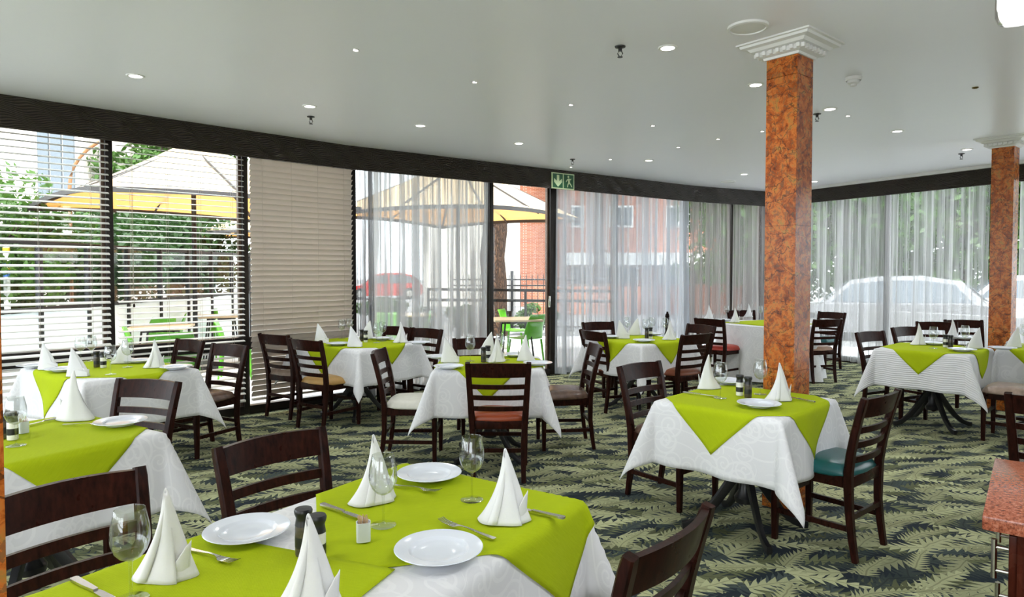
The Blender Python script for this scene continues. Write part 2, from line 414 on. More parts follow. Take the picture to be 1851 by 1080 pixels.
M['carwhite'] = plain('white_car_paint', (.80, .80, .80), .25, 0, coat=.5)
M['rubber'] = plain('tyre_rubber', (.02, .02, .02), .8)
M['signgreen'] = plain('sign_green', (.012, .10, .035), .4)
M['signlight'] = plain('sign_photoluminescent', (.62, .74, .44), .5)
M['lampglow'] = plain('lamp_diffuser', (1, 1, 1), .4, emit=(1, .96, .88), estr=9)
M['stripe'] = plain('sign_blue_paint', (.08, .2, .6), .5); M['stripe_y'] = plain('sign_yellow_paint', (.8, .5, .05), .5)

# ------------------------------------------------------------------ room shell
ZC, ZV = 2.92, 2.655
W0, W1, W2, W3, W4, W5 = [Vector(p) for p in ((-7.0, 2.55), (-1.85, 7.55), (3.05, 11.12), (4.68, 11.98), (6.42, 8.86), (9.6, 3.17))]
BACK = [Vector(p) for p in ((9.6, -4.0), (-7.0, -4.0))]
SEGS = [(W0, W1), (W1, W2), (W2, W3), (W3, W4), (W4, W5)]
def seg_dir(s):
    a, b = SEGS[s]; d = (b - a).normalized(); return d, Vector((-d.y, d.x))      # outward normal (left of travel)
def on_seg(u, s, off=0.0):
    a, b = SEGS[s]; d, n = seg_dir(s); a = a + n*off
    k = (u - CX) / (F_PX * cos(PITCH))
    # (a.x + t d.x) = k (a.y + t d.y)
    t = (k*a.y - a.x) / (d.x - k*d.y)
    return a + d*t
def off_pt(s, p, off): d, n = seg_dir(s); return p + n*off

poly = [W0, W1, W2, W3, W4, W5] + BACK
def offset_poly(pl, o):
    out = []
    n = len(pl)
    for i in range(n):
        p0, p1, p2 = pl[i-1], pl[i], pl[(i+1) % n]
        d1 = (p1-p0).normalized(); d2 = (p2-p1).normalized()
        n1 = Vector((-d1.y, d1.x)); n2 = Vector((-d2.y, d2.x)); m = (n1+n2).normalized()
        out.append(p1 + m * (o / max(.3, m.dot(n1))))
    return out
outer = offset_poly(poly, .30)
fl = MB().prism([tuple(p) for p in outer][::-1], -.10, 0).build('floor', M['carpet'], smooth=0); recalc(fl); tag(fl, 'fern-patterned green and black carpet', None, kind='structure')
ce = MB().prism([tuple(p) for p in offset_poly(poly, .55)][::-1], ZC, ZC+.30).build('ceiling', M['ceiling'], smooth=0); recalc(ce); tag(ce, 'smooth pale grey painted ceiling', kind='structure')

# outside walls behind and beside the camera, with unseen openings added to let fill daylight in
def wall_with_openings(name, a, b, n_open, z0=.7, z1=2.7, thick=.2, frac=.88, label=''):
    a, b = Vector(a), Vector(b); d = (b-a).normalized(); L = (b-a).length; ang = atan2(d.y, d.x); m = MB()
    R = Matrix.Rotation(ang, 3, 'Z')
    def bx(s0, s1, q0, q1):
        c = a + d*((s0+s1)/2); m.box((c.x, c.y, (q0+q1)/2), (s1-s0, thick, q1-q0), R)
    bx(0, L, 0, z0); bx(0, L, z1, ZC)
    w = L/n_open
    for i in range(n_open):
        bx(i*w, i*w + w*(1-frac)/2, z0, z1); bx((i+1)*w - w*(1-frac)/2, (i+1)*w, z0, z1)
    o = m.build(name, M['wallpaint'], smooth=0); tag(o, label, kind='structure'); return o
wall_with_openings('wall_back', (-7.1, -4.1), (0.6, -4.1), 3, frac=.92, z0=.5, label='cream wall behind the viewer with unseen openings added for fill light')
wall_with_openings('wall_back_right', (0.6, -4.1), (9.7, -4.1), 1, frac=.0, label='plain cream wall behind the viewer at the right')
wall_with_openings('wall_right', (9.7, -4.1), (9.7, 3.1), 1, frac=.0, label='plain cream right-hand wall')
wall_with_openings('wall_left', (-7.1, -4.1), (-7.1, 2.5), 2, label='cream left-hand wall with unseen openings added for fill light')

# valance boards (trim), header above the glass, cornice on the right
tri = 0
def ribbon(name, pts, z0, z1, thick, mat, s_off=0.0, label=None):
    """upright board following pts (room side), thickness outward"""
    m = MB(); uv = []; run = 0.0
    n = len(pts)
    vs_ = []
    for i, p in enumerate(pts):
        if i: run += (pts[i]-pts[i-1]).length
        a = pts[max(0, i-1)]; b = pts[min(n-1, i+1)]; d = (b-a).normalized(); nn = Vector((-d.y, d.x))
        q = p + nn*thick
        for (pp, z, k) in ((p, z0, 0), (p, z1, 1), (q, z1, 1), (q, z0, 0)):
            vs_.append((pp.x, pp.y, z)); uv.append((run + s_off, z))
    fs = []
    for i in range(n-1):
        for j in range(4): fs.append((i*4+j, i*4+(j+1) % 4, (i+1)*4+(j+1) % 4, (i+1)*4+j))
    fs.append((0, 1, 2, 3)); fs.append(tuple((n-1)*4+j for j in (3, 2, 1, 0)))
    m.add(vs_, fs); m.uv = uv
    o = m.build(name, mat, smooth=0); recalc(o)
    return o
val_lab = ['dark wavy-relief valance board above the venetian blinds', 'dark wavy-relief valance board above the terrace door', 'dark valance board in the far corner beside the marble pillar', 'dark valance board under a white cornice on the right-hand side', 'dark valance board beyond the second marble pillar']
for i, (a, b) in enumerate(SEGS):
    dz = .045 if i >= 3 else 0
    o = ribbon('trim_%d' % (i+1), [a, b], ZV, ZC - dz, .035, M['valance'], i*.37); tag(o, val_lab[i], kind='structure')
for i in (3, 4):
    a, b = SEGS[i]; d, n = seg_dir(i)
    o = ribbon('trim_%d' % (i+3), [a - n*.05, b - n*.05], ZC-.045, ZC, .09, M['plaster']); tag(o, 'white cornice strip above the right-hand valance' if i == 3 else 'white cornice strip past the second marble pillar', kind='structure')
for i, (a, b) in enumerate(SEGS):
    d, n = seg_dir(i)
    o = ribbon('trim_%d' % (i+8), [a + n*.15, b + n*.15], 2.80, ZC, .14, M['frame']); tag(o, ['dark head rail of the glazing above the blinds', 'dark head rail above the terrace door', 'dark head rail in the far corner', 'dark head rail of the right-hand glazing', 'dark head rail past the second pillar'][i], kind='structure')

# glazing bays
GO = .20
wn = [0]
def bay(s, pa, pb, label, mid=None, mull_w=.06, bottom=.09, name=None):
    """one glazed bay on segment s between two points of the glass line: frame, rails, panes"""
    wn[0] += 1
    d, n = seg_dir(s); L = (pb-pa).length; ang = atan2(d.y, d.x)
    e = empty(name or 'window_%d' % wn[0], (pa.x, pa.y, 0), ang); tag(e, label, kind='structure')
    MB().bbox((L - mull_w/2, 0, 1.41), (mull_w, .09, 2.80), .006).build('mullion', M['frame'], e)
    MB().bbox((L - mull_w - .012, .02, 1.41), (.03, .05, 2.78), .004).build('mullion_edge', M['framelt'], e)
    MB().bbox(((L-mull_w)/2, 0, bottom/2), (L-mull_w, .09, bottom), .006).build('bottom_rail', M['frame'], e)
    if mid:
        MB().bbox(((L-mull_w)/2, 0, mid), (L-mull_w, .09, .13), .006).build('middle_rail', M['frame'], e)
        MB().box(((L-mull_w)/2, 0, (mid-.065+bottom)/2), (L-mull_w, .008, mid-.065-bottom)).build('pane', M['pane'], e, smooth=0)
        MB().box(((L-mull_w)/2, 0, (mid+.065+2.8)/2), (L-mull_w, .008, 2.8-mid-.065)).build('pane', M['pane'], e, smooth=0)
    else:
        MB().box(((L-mull_w)/2, 0, (bottom+2.8)/2), (L-mull_w, .008, 2.8-bottom)).build('pane', M['pane'], e, smooth=0)
    return e
G = lambda u, s: on_seg(u, s, GO)
p_w0 = off_pt(0, W0, GO); p_l1 = p_w0.lerp(G(205, 0), .5)
bay(0, p_w0, p_l1, 'glazed bay out of frame left of the first blind', .745)
bay(0, p_l1, G(205, 0), 'glazed bay behind the leftmost open venetian blind', .745)
bay(0, G(205, 0), G(447, 0), 'glazed bay behind the second open venetian blind', .745)
bay(0, G(447, 0), G(641, 0), 'glazed bay behind the closed beige venetian blind', .745)
bay(1, G(641, 1), G(889, 1), 'glazed bay behind the sheer curtain left of the terrace door', mull_w=.07)
dr = bay(1, G(889, 1), G(1004, 1), 'clear glass terrace door with wide bronze stile', mull_w=.13, name='door_1')
MB().bbox(((G(1004, 1)-G(889, 1)).length - .155, -.055, 1.06), (.02, .03, .16), .006).build('door_handle', M['steel'], dr)
bay(1, G(1004, 1), G(1113, 1), 'glazed bay behind the sheer curtain right of the terrace door', mull_w=.05)
bay(1, G(1113, 1), off_pt(1, W2, GO), 'glazed bay behind the bluish sheer curtain', mull_w=.06)
bay(2, off_pt(2, W2, GO), G(1322, 2), 'glazed bay in the far corner behind taupe voile', mull_w=.05)
bay(2, G(1322, 2), off_pt(2, W3, GO), 'glazed bay behind the marble pillar', mull_w=.08)
bay(3, off_pt(3, W3, GO), G(1607, 3), 'glazed bay right of the marble pillar', mull_w=.06)
bay(3, G(1607, 3), off_pt(3, W4, GO), 'glazed bay left of the second marble pillar', mull_w=.06)
bay(4, off_pt(4, W4, GO), off_pt(4, W4.lerp(W5, .5), GO), 'glazed bay past the second marble pillar', mull_w=.06)
bay(4, off_pt(4, W4.lerp(W5, .5), GO), off_pt(4, W5, GO), 'last glazed bay at the right, out of frame', mull_w=.06)

# ------------------------------------------------------------------ venetian blinds: every slat a part
def blind(pa, pb, s, tilt, mat, label, z_top=2.72, z_bot=.16, pitch=.0545, w=.050):
    d, n = seg_dir(s); L = (pb-pa).length; ang = atan2(d.y, d.x)
    e = empty('venetian_blind', (pa.x, pa.y, 0), ang); tag(e, label, 'blind', 'venetian blinds along the left windows')
    MB().bbox((L/2, 0, z_top+.02), (L, .05, .04), .004).build('head_rail', mat, e)
    MB().bbox((L/2, 0, z_bot), (L, .045, .022), .004).build('bottom_rail', mat, e)
    m = MB(); k = 4
    for i in range(k+1):                     # gently crowned slat
        a = -w/2 + w*i/k; zz = (.0035 if w < .06 else .009)*(1-(2*a/w)**2)
        for x in (0, L): m.v += [(x, a, zz), (x, a, zz-.0028)]
    for i in range(k):
        b = i*4; c = b+4
        m.f += [(b, c, c+2, b+2), (b+1, b+3, c+3, c+1), (b, b+1, c+1, c), (b+2, c+2, c+3, b+3)]
    m.f += [(0, 2, 3, 1), (k*4, k*4+1, k*4+3, k*4+2)]
    me = m.mesh('slat', mat, 40)
    z = z_top - .03; i = 0
    while z > z_bot + .03:
        inst('slat', me, e, (0, 0, z), (radians(tilt + random.uniform(-1.2, 1.2)), 0, 0)); z -= pitch; i += 1
    for q in (.10, .37, .63, .90):
        for yy in (-.026, .026): MB().tube([(L*q, yy, z_bot), (L*q, yy, z_top)], .0013, 5).build('ladder_cord', M['cord'], e)
    return e
BO = .105
g = lambda u, s, o=BO: on_seg(u, s, o)
blind(g(-190, 0), g(199, 0), 0, 22, M['slat'], 'leftmost white venetian blind with open slats by the patio')
b2 = blind(g(213, 0), g(441, 0), 0, 13, M['slat'], 'second white venetian blind with open slats, beside the closed one')
blind(g(454, 0), g(637, 0), 0, -53, M['slat_b'], 'closed beige venetian blind left of the sheer curtains', pitch=.0575, w=.073)
MB().tube([(.12, -.04, 1.2), (.12, -.04, 2.70)], .002, 5).build('pull_cord', M['cord'], b2)
MB().lathe([(.004, .03), (.008, .02), (.01, 0), (.0, -.005)], 10, (.12, -.04, 1.17)).build('cord_weight', M['wood'], b2)

# ------------------------------------------------------------------ sheer curtains
def curtain(s, pa, pb, mat, label, folds=11, amp=.035, z0=.03, seed=0, off_n=0):
    rnd = random.Random(seed); d, n = seg_dir(s); L = (pb-pa).length; ang = atan2(d.y, d.x)
    ph = [rnd.uniform(0, 6.28) for _ in range(5)]; fq = [folds*rnd.uniform(.8, 1.25), folds*1.9, folds*.47, folds*3.1]
    def fn(i, j):
        x = i*L; w = amp*(sin(2*pi*fq[0]*i+ph[0]) + .5*sin(2*pi*fq[1]*i+ph[1]) + .6*sin(2*pi*fq[2]*i+ph[2]) + .2*sin(2*pi*fq[3]*i+ph[3])*(1-j))
        w *= (.55 + .45*(1-j)); z = z0 + .012*sin(9*i+ph[4]) + (2.76-z0)*j
        x += .012*sin(2*pi*fq[1]*i*.7+ph[3])*(1-j)
        return (x, w, z)
    o = MB().grid(fn, int(L*90), 14).build('sheer_curtain', mat, loc=(pa.x, pa.y, 0), rz=ang, smooth=180)
    return tag(o, label, 'curtain', 'sheer curtains along the glazing')
CO = .085
c_ = lambda u, s: on_seg(u, s, CO)
curtain(1, c_(646, 1), c_(676, 1), M['sheer_dense'], 'narrow dense grey bunch of voile beside the closed blind', 4, .035, seed=1)
curtain(1, c_(666, 1), c_(884, 1), M['sheer'], 'white sheer curtain left of the terrace door', 11, .05, seed=2)
curtain(1, c_(1008, 1), c_(1111, 1), M['sheer_white'], 'white sheer curtain right of the terrace door', 8, .045, seed=3)
curtain(1, c_(1114, 1), c_(1243, 1), M['sheer_white'], 'bluish white sheer curtain behind the table with lime tips', 11, .05, seed=4)
curtain(2, c_(1244, 2), c_(1318, 2), M['sheer_taupe'], 'taupe sheer curtain left part of the far corner', 9, .035, seed=5)
curtain(2, c_(1322, 2), c_(1420, 2), M['sheer_taupe'], 'taupe sheer curtain just left of the marble pillar', 8, .035, seed=6)
curtain(3, off_pt(3, W3, CO)+seg_dir(3)[0]*.1, c_(1610, 3), M['sheer_thin'], 'sheer curtain just right of the marble pillar', 14, .045, seed=7)
curtain(3, c_(1603, 3), c_(1787, 3), M['sheer_thin'], 'sheer curtain between the vertical mullion and the second pillar', 12, .045, seed=8)
curtain(4, off_pt(4, W4, CO)+seg_dir(4)[0]*.25, off_pt(4, W4.lerp(W5, .5), CO), M['sheer_thin'], 'sheer curtain right of the second marble pillar', 14, .03, seed=9)

curtain(4, off_pt(4, W4.lerp(W5, .5), CO)+seg_dir(4)[0]*.05, off_pt(4, W5, CO), M['sheer_thin'], 'unseen sheer curtain added at the far right to cut window light', 14, .03, seed=10)  # added over the unseen last bay to cut its bright light

# ------------------------------------------------------------------ marble pillars
def pillar(cx, cy, rz, label, half=.10):
    e = empty('marble_pillar', (cx, cy, 0), rz); tag(e, label, 'pillar', 'square marble pillars')
    zt = 2.828; t = .012
    MB().box((0, 0, zt/2), (2*half-2*t, 2*half-2*t, zt)).build('core', M['frame'], e, smooth=0)
    for k in range(4):
        R = Matrix.Rotation(k*pi/2, 4, 'Z')
        for (z0, z1) in ((0, .88), (.882, 1.78), (1.782, 2.70), (2.703, zt)):
            m = MB().box((0, -half+t/2, (z0+z1)/2), (2*half - .0005, t, z1-z0))
            m.v = [tuple(R @ Vector(p)) for p in m.v]
            m.build('slab', M['marble'], e, smooth=0)
    prof = [(half-.01, 2.818), (half+.012, 2.818), (half+.016, 2.832), (half+.045, 2.838), (half+.045, 2.866), (half+.07, 2.872), (half+.085, 2.888), (half+.115, 2.894), (half+.12, 2.908), (half+.135, 2.910), (half+.135, ZC)]
    m = MB()
    for (r, z) in prof: m.v += [(-r, -r, z), (r, -r, z), (r, r, z), (-r, r, z)]
    for i in range(len(prof)-1):
        for j in range(4): m.f.append((i*4+j, i*4+(j+1) % 4, (i+1)*4+(j+1) % 4, (i+1)*4+j))
    cap = m.build('capital', M['plaster'], e, smooth=0)
    dm = MB().bbox((0, 0, 0), (.022, .022, .026), .003).mesh('dentil', M['plaster'])
    r = half + .052
    for k in range(4):
        for q in range(7):
            a = -r + .02 + q*(2*r-.04)/6; v = Matrix.Rotation(k*pi/2, 3, 'Z') @ Vector((a, -r, 2.852))
            inst('dentil', dm, cap, v, (0, 0, k*pi/2))
    return e
pillar(1.742, 4.20, radians(40), 'orange-brown marble pillar right of centre, beside the teal chair')
pillar(5.31, 7.18, radians(40), 'orange-brown marble pillar at the right, behind the place settings')
pillar(-.800, .850, radians(40), 'brown marble pillar cut off by the left edge of the picture', .11)

# ------------------------------------------------------------------ chairs
CH = .86
def post_y(z): return -.195 - .035*max(0, (.30-z)/.30)**1.5 - .085*max(0, (z-.45)/.41)**1.4
def post_x(z): return .178 + .036*max(0, (z-.25)/.61)
def chair_proto():
    e = empty('dining_chair')
    zs = [0, .12, .25, .38, .46, .56, .66, .76, .83, CH]
    for sx in (-1, 1):
        m = MB()
        pts = [(sx*post_x(z), post_y(z), z) for z in zs]
        sc = [.78, .88, .96, 1.05, 1.08, 1.02, .98, .94, .92, .80]
        w, h = .021, .019; b = .006
        prof = [(-w, -h+b), (-w+b, -h), (w-b, -h), (w, -h+b), (w, h-b), (w-b, h), (-w+b, h), (-w, h-b)]
        m.sweep(pts, prof, up=Vector((0, 1, 0)), scale=sc)
        m.build('back_post', M['wood'], e)
    def slat(z0, z1, th, bow, name, crown=0):
        m = MB(); n = 12; vs_ = []; zm = (z0+z1)/2; xe = post_x(zm)-.012
        for i in range(n+1):
            t_ = 2*i/n-1; x = t_*xe; yb = -bow*(1-t_*t_)
            cr = crown*(1-t_*t_)
            for (zz, dy) in ((z0, 1), (z1+cr, 1), (z1+cr, -1), (z0, -1)):
                vs_.append((x, post_y(min(zz, CH)) + yb + dy*th/2, zz))
        fs = []
        for i in range(n):
            for j in range(4): fs.append((i*4+j, i*4+(j+1) % 4, (i+1)*4+(j+1) % 4, (i+1)*4+j))
        fs += [(0, 1, 2, 3), tuple(n*4+j for j in (3, 2, 1, 0))]
        m.add(vs_, fs); return recalc(m.build(name, M['wood'], e))
    slat(.755, CH-.006, .022, .032, 'top_rail', .006)
    for z in (.685, .605, .525): slat(z-.017, z+.017, .015, .026, 'back_slat')
    # seat frame: four aprons
    MB().bbox((0, .195, .405), (.37, .022, .06), .004).build('apron', M['wood'], e)
    MB().bbox((0, -.195, .405), (.335, .022, .06), .004).build('apron', M['wood'], e)
    for sx in (-1, 1):
        m = MB().sweep([(sx*.178, -.185, .405), (sx*.198, .19, .405)], [(-.011, -.03), (.011, -.03), (.011, .03), (-.011, .03)]); m.build('apron', M['wood'], e)
        m = MB().sweep([(sx*.198, .197, z) for z in (0, .2, .43)], [(-.019, -.014), (-.014, -.019), (.014, -.019), (.019, -.014), (.019, .014), (.014, .019), (-.014, .019), (-.019, .014)], scale=[.78, .95, 1.05], up=Vector((0, 1, 0)))
        m.build('front_leg', M['wood'], e)
        MB().bar((sx*.181, -.20, .165), (sx*.196, .19, .165), .017, .028).build('stretcher', M['wood'], e)
    MB().bar((-.19, .195, .245), (.19, .195, .245), .017, .028).build('stretcher', M['wood'], e)
    MB().bar((-.175, -.205, .225), (.175, -.205, .225), .017, .028).build('stretcher', M['wood'], e)
    # cushion
    m = MB(); N = 14
    def top(i, j):
        a, b = 2*i-1, 2*j-1
        ra = abs(a)**1; rb = abs(b)
        k = max(ra, rb)
        # squircle mapping
        x = a*sqrt(1-.18*b*b); y = b*sqrt(1-.18*a*a)
        z = .437 + .052*(1-k**5)**.5 + .012*(1-a*a)*(1-b*b)
        wx = .212 + .022*y
        return (x*wx*1.05, .012 + y*.222, z)
    m.grid(top, N, N)
    o = m.build('seat', M['teal'], e, smooth=180)
    bm = bmesh.new(); bm.from_mesh(o.data)
    be = [q for q in bm.edges if q.is_boundary]; r_ = bmesh.ops.extrude_edge_only(bm, edges=be)
    nv = [q for q in r_['geom'] if isinstance(q, bmesh.types.BMVert)]
    for q in nv: q.co.z -= .012; q.co.x *= .96; q.co.y = .012 + (q.co.y-.012)*.96
    bmesh.ops.contextual_create(bm, geom=[q for q in bm.edges if q.is_boundary]); bmesh.ops.recalc_face_normals(bm, faces=bm.faces)
    bm.to_mesh(o.data); bm.free()
    return e
PROTO = chair_proto(); PROTO_USED = [False]
def chair(ua, va, ub, vb, seat, label, toward=None, group='ladder-back dining chairs', face=None, wood='wood'):
    """ua.. = pixels of the two back-post tops; toward = XY the chair faces"""
    a, b = P(ua, va, CH), P(ub, vb, CH); mid = (a+b)/2
    d = (b-a); d.z = 0
    Fv = Vector((-d.y, d.x)).normalized() if face is None else Vector(face).normalized()
    if toward is not None and Fv.dot(Vector(toward) - Vector((mid.x, mid.y))) < 0: Fv = -Fv
    loc = Vector((mid.x, mid.y)) + Fv*.30
    return chair_at(loc, Fv, seat, label, group, wood)
def chair_at(loc, Fv, seat, label, group='ladder-back dining chairs', wood='wood'):
    if PROTO_USED[0]: o = copy_tree(PROTO)
    else: o = PROTO; PROTO_USED[0] = True; KIDS[PROTO.name] = kids(PROTO)
    o.location = (loc[0], loc[1], 0); o.rotation_euler = (0, 0, atan2(-Fv[0], Fv[1]))
    for k in KIDS[o.name]:
        if k.name.startswith('seat') or wood != 'wood':
            k.material_slots[0].link = 'OBJECT'; k.material_slots[0].material = M[seat] if k.name.startswith('seat') else M[wood]
        if k.name.startswith('seat'): k['label'] = {'teal': 'teal leatherette seat', 'orange': 'rust-orange leatherette seat', 'red': 'red leatherette seat', 'yellow': 'mustard leatherette seat', 'cream': 'cream leatherette seat', 'brown': 'mottled brown leatherette seat', 'tan': 'tan leatherette seat', 'rustbrown': 'rust-brown leatherette seat', 'speckle': 'speckled brown seat'}[seat]
    return tag(o, label, 'chair', group)

# ------------------------------------------------------------------ tables, cloths
TH = .755
def drape(px, py, hx, hy, off, seed=0, wave=1.0):
    r = .020 + off; sx, sy = (1 if px >= 0 else -1), (1 if py >= 0 else -1)
    ax, ay = abs(px)-hx, abs(py)-hy
    def edge(dd):
        q = r*pi/2
        if dd < q: a = dd/r; return r*sin(a)-0, r*(1-cos(a))
        return r, r + dd - q
    z = TH + off
    if ax <= 0 and ay <= 0: return (px, py, z)
    if ax > 0 and ay <= 0:
        o, dn = edge(ax); k = 1-min(1, abs(py)/hy)**4
        o += dn*(.05 + wave*.06*k*sin(17*py+seed*1.7+sx)) ; return (sx*(hx+o), py, z-dn)
    if ay > 0 and ax <= 0:
        o, dn = edge(ay); k = 1-min(1, abs(px)/hx)**4
        o += dn*(.05 + wave*.06*k*sin(15*px+seed*2.3+sy)); return (px, sy*(hy+o), z-dn)
    rr = hypot(ax, ay); ph = atan2(ay, ax); o, dn = edge(rr)
    q = sin(2*ph)**1.3; tw = .25*sin(2*ph)*sin(seed+sx*2+sy)
    o2 = o + dn*(.05 + .34*q); dn2 = dn*sqrt(max(.2, 1-(.34*q)**2))
    return (sx*(hx + o2*cos(ph+tw)), sy*(hy + o2*sin(ph+tw)), z-dn2)

def cloth(name, mat, loc, rz, hx, hy, cw, cl, off, label, cat, group, rot=0, shift=(0, 0), seed=0, n=56, wave=1.0):
    c, s_ = cos(rot), sin(rot); sh = random.Random(seed).uniform(0, 3)
    def fn(i, j):
        a, b = (i-.5)*cw, (j-.5)*cl
        return drape(a*c-b*s_+shift[0], a*s_+b*c+shift[1], hx, hy, off, seed, wave)
    o = MB().grid(fn, n, int(n*cl/cw), lambda i, j: (i*cw+sh, j*cl)).build(name, mat, loc=loc, rz=rz, smooth=180)
    md = o.modifiers.new('thickness', 'SOLIDIFY'); md.thickness = .0022; md.offset = 1
    return tag(o, label, cat, group)

def table(center, ang, hx, hy, label, top_shape='rect', legs=1):
    e = empty('dining_table', (center[0], center[1], 0), ang); tag(e, label, 'table', 'cloth-covered dining tables')
    m = MB()
    if top_shape == 'round': m.lathe([(.0, TH-.032), (hx-.005, TH-.032), (hx, TH-.027), (hx, TH-.007), (hx-.005, TH-.002), (0, TH-.002)], 40)
    else: m.bbox((0, 0, TH-.017), (2*hx, 2*hy, .03), .006)
    m.build('table_top', M['wood'], e)
    spots = [(0, 0)] if legs == 1 else [(-hx*.5, 0), (hx*.5, 0)]
    for (px, py) in spots:
        MB().lathe([(.055, .16), (.06, .19), (.035, .23), (.03, .32), (.042, .36), (.03, .40), (.03, .66), (.07, .70), (.075, TH-.033)], 16, (px, py, 0)).build('pedestal', M['ironblk'], e)
        for k in range(4):
            a = k*pi/2 + pi/4; d = Vector((cos(a), sin(a), 0)); o_ = Vector((px, py, 0))
            pts = [o_ + d*r + Vector((0, 0, z)) for (r, z) in ((.03, .34), (.07, .30), (.14, .20), (.21, .11), (.28, .05), (.335, .028), (.365, .026))]
            m = MB().sweep(pts, [(-.014, -.022), (.014, -.022), (.018, 0), (.014, .022), (-.014, .022), (-.018, 0)], scale=[1.1, 1.15, 1.05, .95, .85, .95, .9])
            m.build('pedestal_foot', M['ironblk'], e)
    return e

class T: pass
TABLES = {}
def full_table(key, center, axis, hx, hy, where, drop=.36, mat='jacq', overlays=((0, 0, 45),), seed=0, legs=1, osize=.9):
    """axis: unit XY of local +X"""
    ang = atan2(axis[1], axis[0])
    table(center, ang, hx, hy, 'black iron pedestal table under white cloth, ' + where, legs=legs)
    cloth('tablecloth', M[mat], (center[0], center[1], 0), ang, hx, hy, 2*(hx+drop), 2*(hy+drop), 0, ('white ribbed' if mat == 'ribbed' else 'white scroll-patterned') + ' tablecloth hanging over ' + where, 'tablecloth', 'white tablecloths', seed=seed, n=64)
    for i, (sx, sy, rot) in enumerate(overlays):
        nm = ['', 'second '][i > 0]
        extra = '' if len(overlays) == 1 else [' far end', ' near end'][i]
        cloth('table_overlay', M['lime'], (center[0], center[1], 0), ang, hx, hy, osize, osize, .004 + .003*i, 'lime green overlay cloth laid diagonally on' + extra + (' of ' if extra else ' ') + where, 'overlay cloth', 'lime green overlay cloths', rot=radians(rot), shift=(sx, sy), seed=seed, n=48)
    TABLES[key] = where
def corner_center(c0, e1, l1, e2, l2): return (c0[0]+e1[0]*l1/2+e2[0]*l2/2, c0[1]+e1[1]*l1/2+e2[1]*l2/2)

WHERE = {
 'T0': 'the long front table', 'TL1': 'the table cut off at left', 'TL2': 'the table beside the open blinds',
 'TC1': 'the table by the closed blind', 'TC2': 'the table with the rust-seated chair', 'TM': 'the table right of the terrace door',
 'TB': 'the round table behind the pillar', 'T1': "the teal chair's table", 'TR': 'the ribbed-cloth table at right', 'TR2': 'the table at the right edge'}
# front double table
A57 = radians(57); e1 = (-cos(A57), -sin(A57)); e2 = (sin(A57), -cos(A57))
T0c = corner_center((-.41, 2.53), e1, 1.38, e2, .74)
# local +X = e1 ; local +Y = rot90(e1) = (-e1y, e1x) = (sinA, -cosA) = e2
def loc_of(c, ax, p): dx, dy = p[0]-c[0], p[1]-c[1]; return (dx*ax[0]+dy*ax[1], -dx*ax[1]+dy*ax[0])
ang0 = math.degrees(atan2(e1[1], e1[0]))
s1 = loc_of(T0c, e1, (-.17, 2.15)); s2 = loc_of(T0c, e1, (-.87, 1.36))
full_table('T0', T0c, e1, .69, .37, WHERE['T0'], overlays=((s1[0], s1[1], 17-ang0), (s2[0], s2[1], 159-ang0)), seed=3, legs=2)
ta, tb = (-.52, -.854), (-.854, .52)
full_table('TL1', corner_center((-1.62, 3.04), ta, .75, tb, .75), ta, .375, .375, WHERE['TL1'], seed=5)
qa, qb = (.6, .8), (-.8, .6)
full_table('TL2', corner_center((-2.86, 4.42), qb, 1.12, qa, .76), qb, .56, .38, WHERE['TL2'], seed=6, legs=2, osize=1.0)
full_table('TC1', corner_center((-1.44, 6.22), qb, 1.02, qa, .80), qb, .51, .40, WHERE['TC1'], seed=7, osize=1.0)
full_table('TC2', (-.18, 5.34), (1, 0), .40, .40, WHERE['TC2'], seed=8)
full_table('TM', (1.38, 7.20), (.8, .6), .40, .40, WHERE['TM'], seed=9)
d1, d2 = (.70, .714), (-.714, .70)
T1c = corner_center((1.335, 3.30), d1, .76, d2, .70)
full_table('T1', T1c, d1, .38, .35, WHERE['T1'], seed=10)
r1, r2 = (.74, .672), (-.672, .74)
full_table('TR', corner_center((4.0, 5.82), r1, .82, r2, .74), r1, .41, .37, WHERE['TR'], mat='ribbed', seed=11)
full_table('TR2', corner_center((4.66, 6.34), r1, .66, (.672, -.74), .74), r1, .33, .37, WHERE['TR2'], seed=12)
# round table with floor-length cloth
TBc = (3.62, 9.40)
table(TBc, 0, .65, .65, 'pedestal table hidden under floor-length white cloth behind the pillar', 'round')
mb = MB(); NB = 120
def tb_fn(i, j):
    a = i*2*pi
    if j < .4: r = .66*j/.4; z = TH
    else:
        q = (j-.4)/.6; r = .66 + q*(.07 + .045*sin(13*a) + .025*sin(21*a+1)); z = TH - q*(TH-.02) - (0 if q > .02 else 0)
    return (r*cos(a), r*sin(a), z)
tcl = mb.grid(tb_fn, NB, 20, lambda i, j: (i*4, j*1.6)).build('tablecloth', M['jacq'], loc=(TBc[0], TBc[1], 0), smooth=60)
tag(tcl, 'floor-length white cloth on the round table behind the pillar', 'tablecloth', 'white tablecloths')
mv = MB().grid(lambda i, j: ((i-.5)*.9, (j-.5)*.9, TH+.005), 6, 6, lambda i, j: (i, j)).build('table_overlay', M['lime'], loc=(TBc[0], TBc[1], 0), rz=.5)
mv.modifiers.new('thickness', 'SOLIDIFY').thickness = .002
tag(mv, 'lime green overlay cloth lying flat on the round table behind the pillar', 'overlay cloth', 'lime green overlay cloths')

